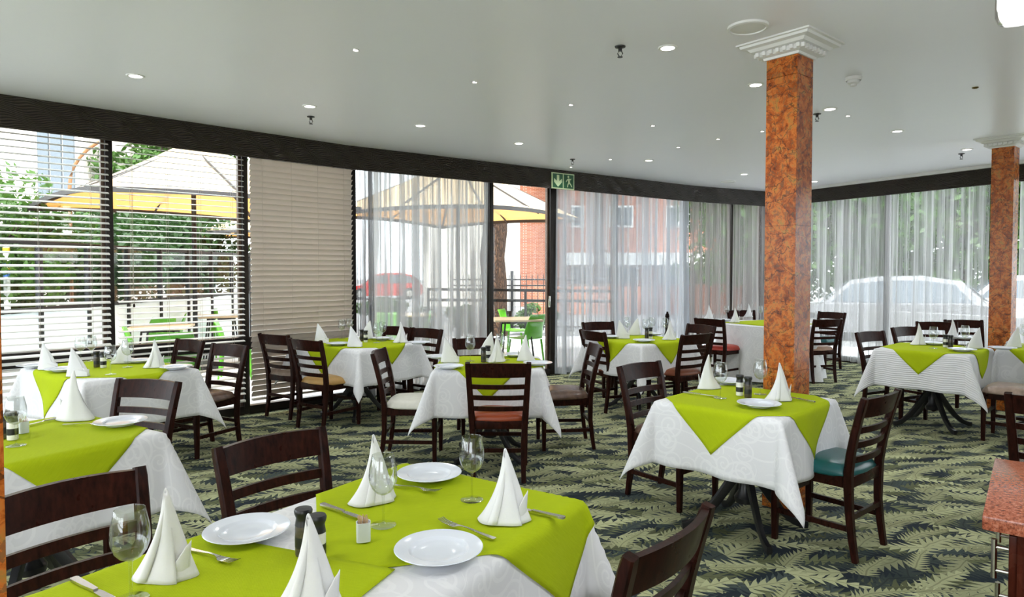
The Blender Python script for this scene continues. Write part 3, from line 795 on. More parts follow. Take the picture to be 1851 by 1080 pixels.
# chairs by the pixels of their back-post tops
chair(1565, 724, 1637, 703, 'teal', 'dark wood chair with glossy teal seat in the foreground right', T1c, wood='wood_red')
chair(1115, 662, 1185, 652, 'brown', 'dark ladder-back chair with mottled seat left of the teal chair\'s table', T1c)
chair(1145, 1018, 1300, 912, 'brown', 'dark chair back cut off at the bottom right of centre', (-.5, 1.9))
chair(385, 808, 577, 770, 'brown', 'dark chair behind the long front table, back fully visible', (-.3, 1.9))
pr = P(247, 842, CH); dv = Vector((.60, .80)); pm = Vector((pr.x, pr.y)) - dv*.215
chair_at(pm + Vector((.80, -.60))*.30, Vector((.80, -.60)), 'brown', 'large dark chair back cut off by the left edge in the foreground')
chair(212, 683, 338, 690, 'brown', 'dark chair pushed under the table cut off at left', (-2.2, 3.0))
chair(388, 620, 452, 625, 'brown', 'reddish-brown chair with domed brown seat right of the open-blind table', (-3.1, 4.9), wood='wood_red')
chair(325, 612, 372, 617, 'brown', 'chair half hidden in front of the second open blind', (-3.1, 4.9))
chair(465, 603, 518, 607, 'speckle', 'chair with speckled seat against the closed beige blind', (-1.5, 7.3), wood='wood_red')
chair(520, 612, 577, 617, 'yellow', 'dark chair with mustard yellow seat by the closed blind', (-1.5, 7.3))
chair(668, 640, 690, 628, 'cream', 'dark chair seen side-on with cream white seat', (0, 5.3))
chair(838, 657, 963, 657, 'orange', 'dark chair seen from behind with rust-orange seat in the centre', (0, 6))
chair(1070, 618, 1093, 630, 'brown', 'side-on chair with mottled brown seat right of the rust-seated chair', (0, 5.4))
chair(815, 612, 905, 610, 'rustbrown', 'reddish chair back in front of the terrace door, facing the viewer', (-.2, 5), wood='wood_red')
chair(697, 591, 747, 590, 'brown', 'left one of two chairs in front of the sheer curtain by the closed-blind table', (-1.6, 6.6), face=(-.6, -.8))
chair(748, 593, 803, 595, 'brown', 'right one of two chairs in front of the sheer curtain by the closed-blind table', (-1.6, 6.6), face=(-.6, -.8))
chair(1042, 595, 1094, 602, 'rustbrown', 'chair with rust-brown seat left of the table right of the terrace door', (1.4, 7.2))
chair(1050, 583, 1107, 581, 'brown', 'chair back in front of the sheer curtain right of the door', (1.4, 7.2))
chair(1230, 607, 1295, 602, 'rustbrown', 'dark chair with rust-brown seat between the sheer curtain and the pillar', (1.4, 7.2))
chair(1245, 585, 1297, 590, 'brown', 'chair with light reddish top rail partly hidden left of the red-seated chair', (1.4, 7.2), wood='wood_red')
chair(1256, 575, 1305, 578, 'red', 'dark chair with bright red seat at the round table', TBc)
chair(1312, 561, 1365, 561, 'brown', 'chair back behind the round table near the far corner', TBc)
chair(1478, 578, 1520, 577, 'tan', 'dark chair with tan seat right of the marble pillar, back to viewer', TBc)
chair(1487, 563, 1525, 566, 'teal', 'reddish chair with teal seat farthest right of the marble pillar', TBc, face=(-.85, -.53), wood='wood_red')
chair(1545, 601, 1592, 598, 'teal', 'dark chair with teal seat left of the ribbed-cloth table', (4.3, 6.3))
chair(1613, 592, 1651, 590, 'brown', 'dark chair back behind the left end of the ribbed-cloth table', (4.4, 6.4))
chair(1672, 584, 1710, 580, 'brown', 'dark chair back directly behind the ribbed-cloth table', (4.6, 6.5), face=(-.3, -.95))
chair(1723, 580, 1756, 577, 'brown', 'dark chair back farthest right behind the ribbed-cloth table, before the pillar', (4.8, 6.6), face=(-.2, -.98))
chair_at((4.44, 5.82), Vector((-.69, .72)), 'speckle', 'chair with pale speckled seat at the right edge of the picture')
chair_at(Vector((2.80, 3.36)) + Vector((.5, .5))*.3, Vector((.707, .707)), 'brown', 'dark chair back cut off at the right edge above the sideboard')

# ------------------------------------------------------------------ tableware
ZT = TH + .0105
plate_me = MB().lathe([(0, 0), (.062, 0), (.066, .004), (.075, .010), (.112, .0185), (.115, .0205), (.1135, .0222), (.108, .0215), (.080, .0172), (.0765, .0160), (.073, .0105), (.066, .0075), (.03, .006), (0, .006)], 40).mesh('plate', M['porcelain'], 50)
bowl = [(.0035, .088), (.010, .090), (.022, .097), (.033, .110), (.0395, .128), (.041, .145), (.039, .168), (.034, .192), (.0315, .205), (.0308, .2055), (.0305, .205), (.033, .191), (.038, .167), (.040, .145), (.0385, .129), (.032, .112), (.021, .099), (.010, .0925), (0, .092)]
bowl_me = MB().lathe(bowl, 28).mesh('bowl', M['glass'], 60)
stem_me = MB().lathe([(.0045, .004), (.0036, .012), (.0034, .05), (.0037, .08), (.006, .0905)], 12).mesh('stem', M['glass'], 60)
foot_me = MB().lathe([(0, 0), (.036, 0), (.037, .001), (.036, .002), (.012, .004), (.004, .009), (0, .009)], 28).mesh('foot', M['glass'], 60)

def napkin_mesh(variant):
    m = MB(); H = .212; n, k = 40, 16
    th0, th1 = -.55*pi, 1.75*pi
    if variant == 0:
        def fn(i, j):           # wrapped cone, concave skirt, pinched tip
            th = th0 + (th1-th0)*i; h = j
            base = .066*(1 + .10*i + .07*sin(2*th+.8) + .05*sin(5*th)*(1-h))
            r = base*(.60*(1-h)**.9 + .40*(1-h)**3.2) + .0045 + .005*i*(1-h)
            r *= 1 + .16*sin(4*th+1.5*h)*sin(pi*h)*.5
            cut = 1.0 - .16*abs(i-.30) - .03*sin(9*i)*h
            x = r*cos(th); y = r*sin(th)*.66
            return (x + .010*sin(3*h), y, H*h*cut)
        m.grid(fn, 56, 20)
        def flap(i, j):         # pleat standing out at one side with a raised corner
            x = .012 + .052*i + .006*j*i; z = j*(.012 + .082*i**1.5)*(1 if i < .9 else .96)
            y = -.040 + .040*i*i - .006*sin(pi*i)*(1-j) + .012*j*(1-i)
            return (x, y, z)
        m.grid(flap, 14, 10)
        def fold(i, j):         # long diagonal crease running from the skirt to the tip
            x = -.050*(1-j)**1.3 + .030*i*(1-j) + .006; y = -.046*(1-j)**1.2 - .004 - .008*sin(pi*i)*(1-j); z = H*(.02 + .86*j)*(1-.12*i)
            return (x, y, z)
        m.grid(fold, 6, 14)
    else:
        def fn(i, j):
            th = th0 + (th1-th0)*i; h = j
            base = .058*(1 + .10*i)
            r = base*(1-h)**1.0 + .003 + .004*i*(1-h)
            sh_ = -.042*h**1.1
            x = r*cos(th)*1.18 + sh_; y = r*sin(th)*.50
            ridge = .010*max(0, cos(th))*sin(pi*h)
            return (x + ridge, y, H*.93*h)
        m.grid(fn, n, k)
        def flap(i, j):
            x = -.055 + .125*i; z = j*(.030 + .050*i*(1-i)*2)*(1 - .25*i); y = -.030 - .006*sin(pi*i) + .010*j
            return (x, y, z)
        m.grid(flap, 12, 6)
        def flap3(i, j):
            x = .012 + .060*i; z = .052*(1-i)*j + .052*i*.65*j + .012*j; y = -.006 - .016*sin(pi*i)
            return (x, y, z)
        m.grid(flap3, 10, 5)
    me = m.mesh('folded_napkin', M['napkin'], 180); return me
nap_me = [napkin_mesh(0), napkin_mesh(1)]
ORD = {1: ['only'], 2: ['left', 'right'], 3: ['leftmost', 'middle', 'rightmost'], 4: ['leftmost', 'second from left', 'third from left', 'rightmost'], 5: ['leftmost', 'second from left', 'middle', 'fourth from left', 'rightmost']}
def ordered(items): s_ = sorted(range(len(items)), key=lambda i: items[i][0]); return {ix: ORD[len(items)][r] for r, ix in enumerate(s_)}
def xy(u, v): return P(u, v, ZT)
def place_plates(key, px):
    od = ordered(px)
    for i, (u, v) in enumerate(px):
        p = xy(u, v); o = inst('dinner_plate', plate_me, None, (p.x, p.y, ZT))
        tag(o, 'empty white porcelain plate, %s on %s' % (od[i], WHERE[key]), 'plate', 'white plates on the tables')
def place_glasses(key, px):
    od = ordered(px)
    for i, (u, v) in enumerate(px):
        p = xy(u, v); e = empty('wine_glass', (p.x, p.y, ZT)); tag(e, 'clear stemmed wine glass, %s on %s' % (od[i], WHERE[key]), 'wine glass', 'wine glasses on the tables')
        inst('bowl', bowl_me, e); inst('stem', stem_me, e); inst('foot', foot_me, e)
def place_napkins(key, px):
    od = ordered(px)
    for i, q in enumerate(px):
        u, v = q[0], q[1]; var = q[2] if len(q) > 2 else 0; rz = q[3] if len(q) > 3 else random.uniform(-25, 25)
        p = xy(u, v); o = inst('folded_napkin', nap_me[var], None, (p.x, p.y, ZT), (0, 0, radians(rz)))
        s_ = q[4] if len(q) > 4 else 1.0; o.scale = (s_, s_, s_)
        md = o.modifiers.new('thickness', 'SOLIDIFY'); md.thickness = .0022
        tag(o, 'standing folded white napkin, %s on %s' % (od[i], WHERE[key]), 'napkin', 'standing folded napkins')
cap_me = MB().lathe([(0, .078), (.0215, .078), (.0195, .090), (.0185, .098), (.0225, .108), (.0235, .116), (.021, .121), (0, .122)], 20).mesh('grinder_cap', M['blackp'], 50)
jar_prof = [(0, 0), (.020, 0), (.0212, .003), (.0212, .072), (.0205, .078), (0, .078)]
jar_me = {k: MB().lathe(jar_prof, 20).mesh('jar', M[k], 50) for k in ('salt', 'pepper')}
lab_me = MB().lathe([(.0214, .022), (.0217, .022), (.0217, .050), (.0214, .050)], 20, cap=False).mesh('paper_label', M['blackp'], 50)
def place_grinders(key, px):
    for i, (u, v, k) in enumerate(px):
        p = xy(u, v); e = empty(k + '_grinder', (p.x, p.y, ZT)); tag(e, 'small black-capped %s grinder on %s' % (k, WHERE[key]), 'grinder', 'salt and pepper grinders')
        inst('jar', jar_me[k], e); inst('grinder_cap', cap_me, e); inst('paper_label', lab_me, e)
def holder(u, v, key, ang):
    p = xy(u, v); e = empty('toothpick_holder', (p.x, p.y, ZT), ang); tag(e, 'small white toothpick holder with picks on ' + WHERE[key], 'toothpick holder')
    m = MB(); prof = [(.019, .0), (.0195, .052), (.017, .052), (.0165, .004)]
    for (r, z) in prof:
        for j in range(20):
            a = 2*pi*j/20; m.v.append((r*abs(cos(a))**.5*(1 if cos(a) >= 0 else -1), .8*r*abs(sin(a))**.5*(1 if sin(a) >= 0 else -1), z))
    for i in range(3):
        for j in range(20): m.f.append((i*20+j, i*20+(j+1) % 20, (i+1)*20+(j+1) % 20, (i+1)*20+j))
    m.f.append(tuple(range(20))[::-1]); m.f.append(tuple(60+j for j in range(20)))
    m.build('cup', M['porcelain'], e)
    rnd = random.Random(3)
    for q in range(14):
        a, b = rnd.uniform(-.012, .012), rnd.uniform(-.009, .009)
        MB().tube([(a*.6, b*.6, .006), (a*1.25, b*1.2, .068 + rnd.uniform(-.004, .004))], .0011, 5).build('toothpick', M['pick'], e)
# cutlery
def sheet(m, xs, ws, zs, th):
    n = len(xs); vs_ = []
    for x, w, z in zip(xs, ws, zs): vs_ += [(x, -w/2, z), (x, w/2, z), (x, w/2, z+th), (x, -w/2, z+th)]
    fs = [(i*4+j, i*4+(j+1) % 4, i*4+4+(j+1) % 4, i*4+4+j) for i in range(n-1) for j in range(4)] + [(3, 2, 1, 0), tuple((n-1)*4+j for j in range(4))]
    m.add(vs_, fs); return m
fk_h = sheet(MB(), [-.10, -.095, -.05, 0, .02, .035], [.012, .015, .011, .006, .006, .012], [.001, .001, .003, .007, .007, .005], .0025).mesh('handle', M['steel'], 40)
fk_p = sheet(MB(), [.033, .045, .062], [.012, .024, .025], [.005, .002, .003], .0022).mesh('fork_head', M['steel'], 40)
fk_t = sheet(MB(), [0, .03, .045], [.0036, .0034, .002], [.003, .006, .012], .002).mesh('tine', M['steel'], 40)
kn_h = sheet(MB(), [-.11, -.105, -.05, 0], [.012, .018, .016, .011], [.001, .001, .001, .002], .006).mesh('handle', M['steel'], 40)
kn_b = sheet(MB(), [0, .01, .06, .10, .115], [.009, .016, .019, .014, .003], [.003]*5, .0018).mesh('blade', M['steel'], 40)
def cutlery(kind, u0, v0, u1, v1, label):
    a, b = xy(u0, v0), xy(u1, v1); mid = (a+b)/2; d = b-a
    e = empty(kind, (mid.x, mid.y, ZT+.001), atan2(d.y, d.x)); tag(e, label, kind, 'cutlery on the tables')
    if kind == 'fork':
        inst('handle', fk_h, e); inst('fork_head', fk_p, e)
        for q in range(4): inst('tine', fk_t, e, (.060, (q-1.5)*.0066, 0))
    else: inst('handle', kn_h, e); inst('blade', kn_b, e)

place_plates('T0', [(776, 864), (447, 968), (793, 1003)])
place_napkins('T0', [(675, 905, 0, 30), (912, 940, 0, -8), (300, 1040, 0, -10), (557, 1105, 0, 0)])
place_glasses('T0', [(693, 950), (853, 904), (237, 1085)])
place_grinders('T0', [(549, 1003, 'pepper'), (574, 1017, 'salt')])
holder(657, 978, 'T0', .3)
cutlery('fork', 716, 880, 780, 890, 'steel fork between the far plate and napkin on the long front table')
cutlery('fork', 905, 980, 790, 943, 'steel fork above the nearest plate on the long front table')
cutlery('fork', 340, 995, 420, 1020, 'steel fork beside the left napkin on the long front table')
cutlery('knife', 578, 913, 668, 945, 'steel knife between the grinders and far napkin on the long front table')
cutlery('knife', 990, 933, 935, 921, 'steel knife handle behind the right napkin on the long front table')
cutlery('knife', 126, 1046, 225, 1100, 'steel knife at the bottom left corner of the long front table')
place_plates('TL1', [(218, 768)])
place_napkins('TL1', [(136, 758, 0, 175, 1.15)])
place_glasses('TL1', [(29, 806)])
place_grinders('TL1', [(8, 792, 'pepper'), (23, 795, 'salt')])
holder(43, 783, 'TL1', 1.0)
cutlery('knife', 106, 757, 48, 771, 'steel knife left of the napkin on the table cut off at left')
cutlery('fork', 132, 769, 172, 769, 'steel fork beside the plate on the table cut off at left')
place_plates('TL2', [(62, 664), (113, 671), (252, 655), (318, 667)])
place_napkins('TL2', [(88, 668, 1, 0), (142, 680, 1, 10), (219, 657, 1, 200), (279, 664, 0, 10)])
place_glasses('TL2', [(146, 655), (166, 653), (200, 677), (231, 664)])
place_grinders('TL2', [(175, 664, 'pepper'), (187, 665, 'salt')])
place_plates('TC1', [(611, 624), (691, 614), (757, 622)])
place_napkins('TC1', [(582, 620, 1, 0), (642, 627, 1, 0), (662, 613, 1, 190), (724, 619, 0, 20)])
place_glasses('TC1', [(618, 612), (631, 609), (681, 620), (692, 617)])
place_grinders('TC1', [(654, 617, 'pepper'), (661, 619, 'salt')])
place_plates('TC2', [(795, 648), (811, 666), (932, 644), (972, 660)])
place_napkins('TC2', [(814, 655, 1, 5), (880, 641, 1, 190), (897, 654, 0, 10), (951, 652, 0, 180)])
place_glasses('TC2', [(850, 653), (904, 647), (914, 651)])
place_grinders('TC2', [(874, 655, 'pepper'), (882, 652, 'salt')])
place_plates('TM', [(1103, 611), (1164, 618), (1183, 606)])
place_napkins('TM', [(1126, 612, 1, 0), (1146, 606, 1, 180), (1210, 614, 0, 0)])
place_glasses('TM', [(1134, 606), (1167, 611), (1178, 607), (1202, 608)])
place_grinders('TM', [(1169, 613, 'pepper'), (1176, 612, 'salt')])
pb = P(1206, 607, ZT); e = empty('pepper_mill', (pb.x, pb.y, ZT)); tag(e, 'tall dark turned pepper mill behind the napkin right of the door', 'pepper mill')
MB().lathe([(0, 0), (.030, 0), (.031, .02), (.022, .05), (.025, .11), (.020, .19), (.024, .20), (0, .20)], 18).build('body', M['wood'], e)
MB().lathe([(0, .20), (.022, .203), (.025, .22), (.020, .245), (.010, .255), (.012, .268), (0, .275)], 18).build('turning_head', M['wood'], e)
place_plates('TB', [(1307, 580)])
place_napkins('TB', [(1281, 577, 0, 0), (1328, 583, 0, 5), (1353, 573, 0, 10)])
place_glasses('TB', [(1313, 577), (1336, 573), (1374, 578)])
place_plates('T1', [(1318, 693), (1372, 735)])
place_napkins('T1', [(1281, 702, 0, 190), (1408, 723, 0, 0)])
place_glasses('T1', [(1302, 720), (1374, 713)])
place_grinders('T1', [(1337, 715, 'salt'), (1352, 719, 'pepper')])
cutlery('knife', 1240, 711, 1292, 718, 'steel knife left of the glass on the teal chair\'s table')
cutlery('knife', 1460, 726, 1425, 719, 'steel knife right of the napkin on the teal chair\'s table')
place_plates('TR', [(1688, 623), (1739, 635), (1742, 613)])
place_napkins('TR', [(1660, 623, 0, 0), (1721, 612, 0, 0), (1762, 630, 1, 180)])
place_glasses('TR', [(1687, 630), (1744, 627)])
place_grinders('TR', [(1709, 628, 'salt'), (1718, 629, 'pepper')])
place_plates('TR2', [(1812, 632)]); place_napkins('TR2', [(1832, 628, 1, 180)]); place_glasses('TR2', [(1851, 624)])

# ------------------------------------------------------------------ sideboard
ZS = .90
ca, cb = P(1798, 828, ZS), P(1775, 932, ZS)
da = (ca-cb); Ls = da.length; da.normalize(); db = Vector((da.y, -da.x, 0))
sb = empty('sideboard', (cb.x, cb.y, 0), atan2(da.y, da.x)); tag(sb, 'mahogany sideboard with red granite top at the bottom right corner', 'sideboard')
# local +X along da, local +Y = left of da (away from the body) ; body on -Y side
WB = 1.3
MB().bbox((Ls/2, -WB/2, ZS-.018), (Ls, WB, .036), .005).build('granite_top', M['granite'], sb)
MB().box((Ls/2, -WB/2-.02, (ZS-.036)/2), (Ls-.06, WB-.10, ZS-.036)).build('body', M['mahogany'], sb, smooth=0)
for k, (x0, x1) in enumerate(((.04, Ls/2-.004), (Ls/2+.004, Ls-.04))):
    for (z0, z1, nm) in ((.68, ZS-.05, 'drawer'), (.06, .67, 'door')):
        f_ = MB().bbox(((x0+x1)/2, -.062, (z0+z1)/2), (x1-x0, .018, z1-z0), .003).build(nm, M['mahogany'], sb)
        hx = x0+.06 if nm == 'drawer' else (x0+.05)
        zc = (z0+z1)/2; hl = .05 if nm == 'drawer' else .09
        if nm == 'door': zc = z1-.16
        m = MB().tube([(hx, -.022, zc-hl), (hx, -.022, zc+hl)], .0065, 10)
        m.tube([(hx, -.054, zc-hl*.6), (hx, -.022, zc-hl*.6)], .005, 8).tube([(hx, -.054, zc+hl*.6), (hx, -.022, zc+hl*.6)], .005, 8)
        m.build('handle', M['steel'], f_)

# ------------------------------------------------------------------ ceiling fittings
def downlight(u, v, r, label, power, grp, cat='downlight'):
    p = P(u, v, ZC) if isinstance(u, (int, float)) else u
    e = empty('ceiling_downlight' if r > .03 else 'star_light', (p.x, p.y, ZC)); tag(e, label, cat, grp)
    MB().lathe([(r*.82, -.001), (r*.84, -.006), (r*1.1, -.007), (r*1.2, -.002), (r*1.2, 0)], 20, cap=False).build('trim_ring', M['steel'] if r < .03 else M['whitepaint'], e)
    MB().lathe([(0, -.005), (r*.83, -.0045), (r*.83, -.001)], 20, cap=False).build('lens', M['lampglow'], e)
    if power:
        ld = bpy.data.lights.new('lamp', 'SPOT'); ld.energy = power; ld.spot_size = radians(150); ld.spot_blend = .8; ld.shadow_soft_size = .06; ld.color = (.97, .98, 1)
        lo = bpy.data.objects.new('lamp', ld); COL.objects.link(lo); lo.parent = e; lo.location = (0, 0, -.03)
    return e
DL = [((245, 137), 'above the open-blind table'), ((560, 192), 'above the closed-blind table'), ((760, 227), 'before the sheer curtain, left of the door'), ((938, 259), 'nearest the terrace door'), ((1207, 86), 'left of the marble pillar, nearest'), ((1366, 153), 'touching the left side of the marble pillar'), ((1500, 197), 'just right of the marble pillar'), ((1622, 237), 'between the two marble pillars'), ((1748, 270), 'just left of the second pillar'), ((1173, 290), 'in front of the exit sign, warm'), ((1345, 315), 'near the far corner left of the pillar'), ((1472, 328), 'at the valance right of the pillar')]
for (uv_, lb) in DL: downlight(uv_[0], uv_[1], .052, 'round white recessed ceiling downlight ' + lb, LAMP_W, 'recessed ceiling downlights')
SL = [((643, 90), 'alone at the top, left of centre'), ((858, 148), 'second along the row from the top'), ((1032, 189), 'third along the row, below the sprinkler'), ((1180, 227), 'fourth along the row'), ((1103, 288), 'beside the warm downlight'), ((1032, 302), 'just above the exit sign'), ((1226, 266), 'right of the warm downlight'), ((1298, 251), 'left of the pillar, mid ceiling'), ((1378, 237), 'against the left edge of the pillar'), ((1533, 209), 'right of the pillar')]
for (uv_, lb) in SL: downlight(uv_[0], uv_[1], .019, 'tiny star ceiling light ' + lb, 6, 'tiny star lights in the ceiling', 'star light')
for i, (x, y) in enumerate([(-3.2, 1.6), (-1.2, 1.0), (1.2, 1.2), (3.2, 2.2), (5.2, 3.2), (-3.5, -1), (-1, -1.5), (1.5, -1.5), (4, -1), (6.5, 1), (7, 4.5), (-5, 1.5)]):
    downlight(Vector((x, y, ZC)), 0, .052, 'unseen fill downlight added to the ceiling out of view', LAMP_W*1.4, 'unseen fill downlights')  # added fill lamps, all out of view, to brighten the room
def sprinkler(u, v, label):
    p = P(u, v-8, ZC); e = empty('sprinkler_head', (p.x, p.y, ZC)); tag(e, label, 'sprinkler', 'ceiling sprinklers')
    MB().lathe([(.035, 0), (.033, -.006), (.012, -.012), (.012, -.03), (0, -.03)], 16).build('escutcheon', M['blackp'], e)
    m = MB()
    for s_ in (-1, 1): m.tube([(s_*.008, 0, -.028), (s_*.016, 0, -.045), (s_*.004, 0, -.066)], .0035, 6)
    m.build('yoke', M['blackp'], e)
    MB().lathe([(0, -.064), (.017, -.066), (.017, -.069), (0, -.070)], 12).build('deflector', M['blackp'], e)
sprinkler(1121, 92, 'black sprinkler head left of the nearest downlight'); sprinkler(562, 219, 'black sprinkler head above the closed blind'); sprinkler(1035, 296, 'black sprinkler head above the exit sign')
sprinkler(1477, 214, 'black sprinkler head just right of the marble pillar'); sprinkler(1738, 286, 'black sprinkler head left of the second pillar')
for (u, v, lb) in ((1352, 48, 'large round white ceiling speaker left of the pillar capital'), (1316, 328, 'round white ceiling speaker near the far corner')):
    p = P(u, v, ZC); e = empty('ceiling_speaker', (p.x, p.y, ZC)); tag(e, lb, 'speaker', 'flush ceiling speakers')
    MB().lathe([(.115, 0), (.113, -.012), (.100, -.016), (.098, -.010), (.098, 0)], 32, cap=False).build('rim', M['plaster'], e)
    MB().lathe([(0, -.011), (.099, -.009)], 32, cap=False).build('grille', M['plaster'], e)
p = P(1543, 140, ZC); e = empty('smoke_detector', (p.x, p.y, ZC)); tag(e, 'white stepped smoke detector on the ceiling right of the pillar', 'smoke detector')
MB().lathe([(.055, 0), (.055, -.022), (.050, -.026), (.05, 0)], 24).build('base', M['plaster'], e)
MB().lathe([(.042, -.024), (.040, -.042), (.022, -.050), (.022, -.062), (.015, -.066), (0, -.066)], 24).build('sensor_head', M['plaster'], e)
p = P(1763, 158, ZC); e = empty('unlit_star_light', (p.x, p.y, ZC)); tag(e, 'small dark unlit brass light at the upper right of the ceiling', 'star light')
MB().lathe([(.022, 0), (.022, -.006), (.016, -.008), (.015, -.002), (0, -.002)], 16).build('trim_ring', plain('aged_brass', (.16, .11, .03), .4, .8), e)
# pendant lamp at the upper right corner
pe = empty('pendant_lamp', (1.42, 1.86, ZC)); tag(pe, 'glowing white glass cylinder lamp at the top right corner', 'lamp')
pc = Vector((1.42, 1.86))
MB().tube([(0, 0, 0), (0, 0, -.30)], .006, 8).build('rod', M['steel'], pe)
MB().lathe([(.05, 0), (.05, -.02), (.02, -.03), (0, -.03)], 20).build('canopy', M['steel'], pe)
MB().lathe([(0, -.30), (.050, -.30), (.055, -.32), (.055, -.635), (.05, -.645), (0, -.645)], 28).build('diffuser', M['lampglow'], pe)
MB().lathe([(.06, -.30), (.06, -.66), (.052, -.68), (0, -.682), (0, -.676), (.050, -.674), (.057, -.658), (.057, -.30)], 28, cap=False).build('glass_sleeve', M['glass'], pe)
# position so the cylinder's lower left edge sits at its pixel
zl = ZC - .68; pp_ = P(1843, 38, zl); pe.location = (pp_.x*1.0, pp_.y, ZC)
ld = bpy.data.lights.new('lamp', 'POINT'); ld.energy = 25; ld.shadow_soft_size = .06; ld.color = (.9, .95, 1)
lo = bpy.data.objects.new('lamp', ld); COL.objects.link(lo); lo.parent = pe; lo.location = (0, 0, -.74)

# exit sign on the valance
d, n = seg_dir(1); pa = on_seg(997, 1, -.012); pb_ = on_seg(1037.5, 1, -.012); Lg = (pb_-pa).length
kz = lambda v, q: CAM_H + (HORIZON - v)/F_PX*q.y
z1, z0 = kz(312, pa), kz(341, pa)
es = empty('exit_sign', (pa.x, pa.y, 0), atan2(d.y, d.x)); tag(es, 'green emergency exit sign with arrow and running figure on the valance', 'sign')
hgt = z1-z0
MB().bbox((Lg/2, .005, (z0+z1)/2), (Lg, .014, hgt), .003).build('sign_board', M['signlight'], es)
for k in (0, 1): MB().box((Lg*(.26+.48*k), -.004, (z0+z1)/2), (Lg*.43, .004, hgt*.86)).build('green_field', M['signgreen'], es, smooth=0)
def flat(poly, name, ox, sc):
    m = MB(); n_ = len(poly)
    m.v = [(ox + x*sc, -.0065, (z0+z1)/2 + y*sc) for x, y in poly] + [(ox + x*sc, -.0085, (z0+z1)/2 + y*sc) for x, y in poly]
    m.f = [tuple(range(n_)), tuple(range(n_, 2*n_))[::-1]] + [(i, n_+i, n_+(i+1) % n_, (i+1) % n_) for i in range(n_)]
    return m.build(name, M['signlight'], es, smooth=0)
flat([(-.10, .36), (.10, .36), (.10, -.02), (.32, .14), (.32, -.08), (0, -.38), (-.32, -.08), (-.32, .14), (-.10, -.02)], 'arrow', Lg*.26, hgt)
def limb(a, b, w):
    dx, dy = b[0]-a[0], b[1]-a[1]; l = hypot(dx, dy); nx, ny = -dy/l*w/2, dx/l*w/2
    return [(a[0]+nx, a[1]+ny), (b[0]+nx, b[1]+ny), (b[0]-nx, b[1]-ny), (a[0]-nx, a[1]-ny)]
for a, b, w in [((-.02, .20), (.03, -.06), .15), ((.03, -.06), (-.08, -.18), .08), ((-.08, -.18), (-.10, -.36), .07), ((.03, -.06), (.16, -.18), .08), ((.16, -.18), (.25, -.32), .07), ((-.02, .18), (-.16, .08), .06), ((-.16, .08), (-.22, -.03), .05), ((.0, .18), (.14, .12), .06), ((.14, .12), (.19, .20), .05)]:
    flat(limb(a, b, w), 'running_figure', Lg*.74, hgt)
flat([(-.04+.07*cos(t_*pi/5), .30+.07*sin(t_*pi/5)) for t_ in range(10)], 'running_figure', Lg*.74, hgt)

# ------------------------------------------------------------------ outside: ground, patio
gnd = MB().box((0, 40, -.16), (200, 160, .10)).build('ground', M['asphalt'], smooth=0); tag(gnd, 'grey road surface beyond the patio', kind='structure')
pt = MB().prism([(-22, -22), (24, -22), (24, 2), (6.5, 13.5), (6, 15.5), (-14, 15.5), (-22, 8)], -.108, -.03).build('patio_floor', M['paving'], smooth=0); recalc(pt); tag(pt, 'pale paved patio outside the glazing, extended behind the viewer to bounce light', kind='structure')  # unseen paving around the building is added to bounce light onto the ceiling

# wind screen of glass and frosted panels along x = -5.4 and further round
def windscreen():
    e = empty('patio_windscreen', (-5.42, 5.0, 0)); tag(e, 'dark-framed glass windscreen with frosted lower panels beyond the blinds', 'windscreen')
    n_ = 12; sp = .87; L = n_*sp
    for i in range(n_+1): MB().bbox((0, i*sp, .91), (.06, .055, 1.88), .005).build('post', M['darkmetal'], e)
    for z, h in ((1.82, .05), (1.06, .05), (.05, .06)): MB().bbox((0, L/2, z), (.045, L, h), .005).build('rail', M['darkmetal'], e)
    for i in range(n_):
        MB().box((0, (i+.5)*sp, .56), (.012, sp-.06, .94)).build('frosted_panel', M['frost'], e, smooth=0)
        MB().box((0, (i+.5)*sp, 1.44), (.008, sp-.06, .70)).build('pane', M['pane'], e, smooth=0)
windscreen()
# green patio chairs and tables
def patio_chair_proto():
    e = empty('patio_chair')
    def shell(i, j):      # seat curving up into the back
        x = (i-.5)*.44; t_ = j
        if t_ < .5: y = .22 - .40*t_/.5; z = .45 - .012*sin(pi*t_/.5) + .02*(2*abs(i-.5))**2
        else:
            q = (t_-.5)/.5; y = -.18 - .09*q - .012*sin(pi*q); z = .45 + .39*q; x *= 1 - .16*q**3
            y += .05*(2*abs(i-.5))**2*sin(pi*min(1, q*.9+.1))
        return (x, y, z)
    o = MB().grid(shell, 12, 20).build('shell', M['greenp'], e, smooth=180); md = o.modifiers.new('thickness', 'SOLIDIFY'); md.thickness = .014
    for (sx, sy) in ((-1, 1), (1, 1), (-1, -1), (1, -1)):
        MB().tube([(sx*.18, sy*.17, .44), (sx*.21, sy*.215, 0)], .016, 8, scale=[1.15, .8]).build('leg', M['greenp'], e)
    return e
GP = patio_chair_proto(); gp_used = [False]; KIDS[GP.name] = kids(GP)
def gchair(u, v, face, label):
    p = P(u, v, .84); o = GP if not gp_used[0] else copy_tree(GP); gp_used[0] = True
    Fv = Vector(face).normalized(); o.location = (p.x + Fv.x*.27, p.y + Fv.y*.27, -.03); o.rotation_euler = (0, 0, atan2(-Fv.x, Fv.y))
    tag(o, label, 'patio chair', 'lime green patio chairs')
gchair(222, 586, (.9, .45), 'lime green patio chair just right of the left window mullion')
gchair(297, 571, (-.1, -1), 'lime green patio chair behind the cream patio table, left of two')
gchair(337, 564, (-.9, -.4), 'lime green patio chair behind the cream patio table, tallest')
gchair(315, 597, (-.3, .95), 'lime green patio chair nearest the second blind, back turned')
gchair(388, 575, (.9, .3), 'lime green patio chair right of the others behind the second blind')
gchair(373, 556, (.3, -.95), 'small far lime green patio chair by the windscreen')
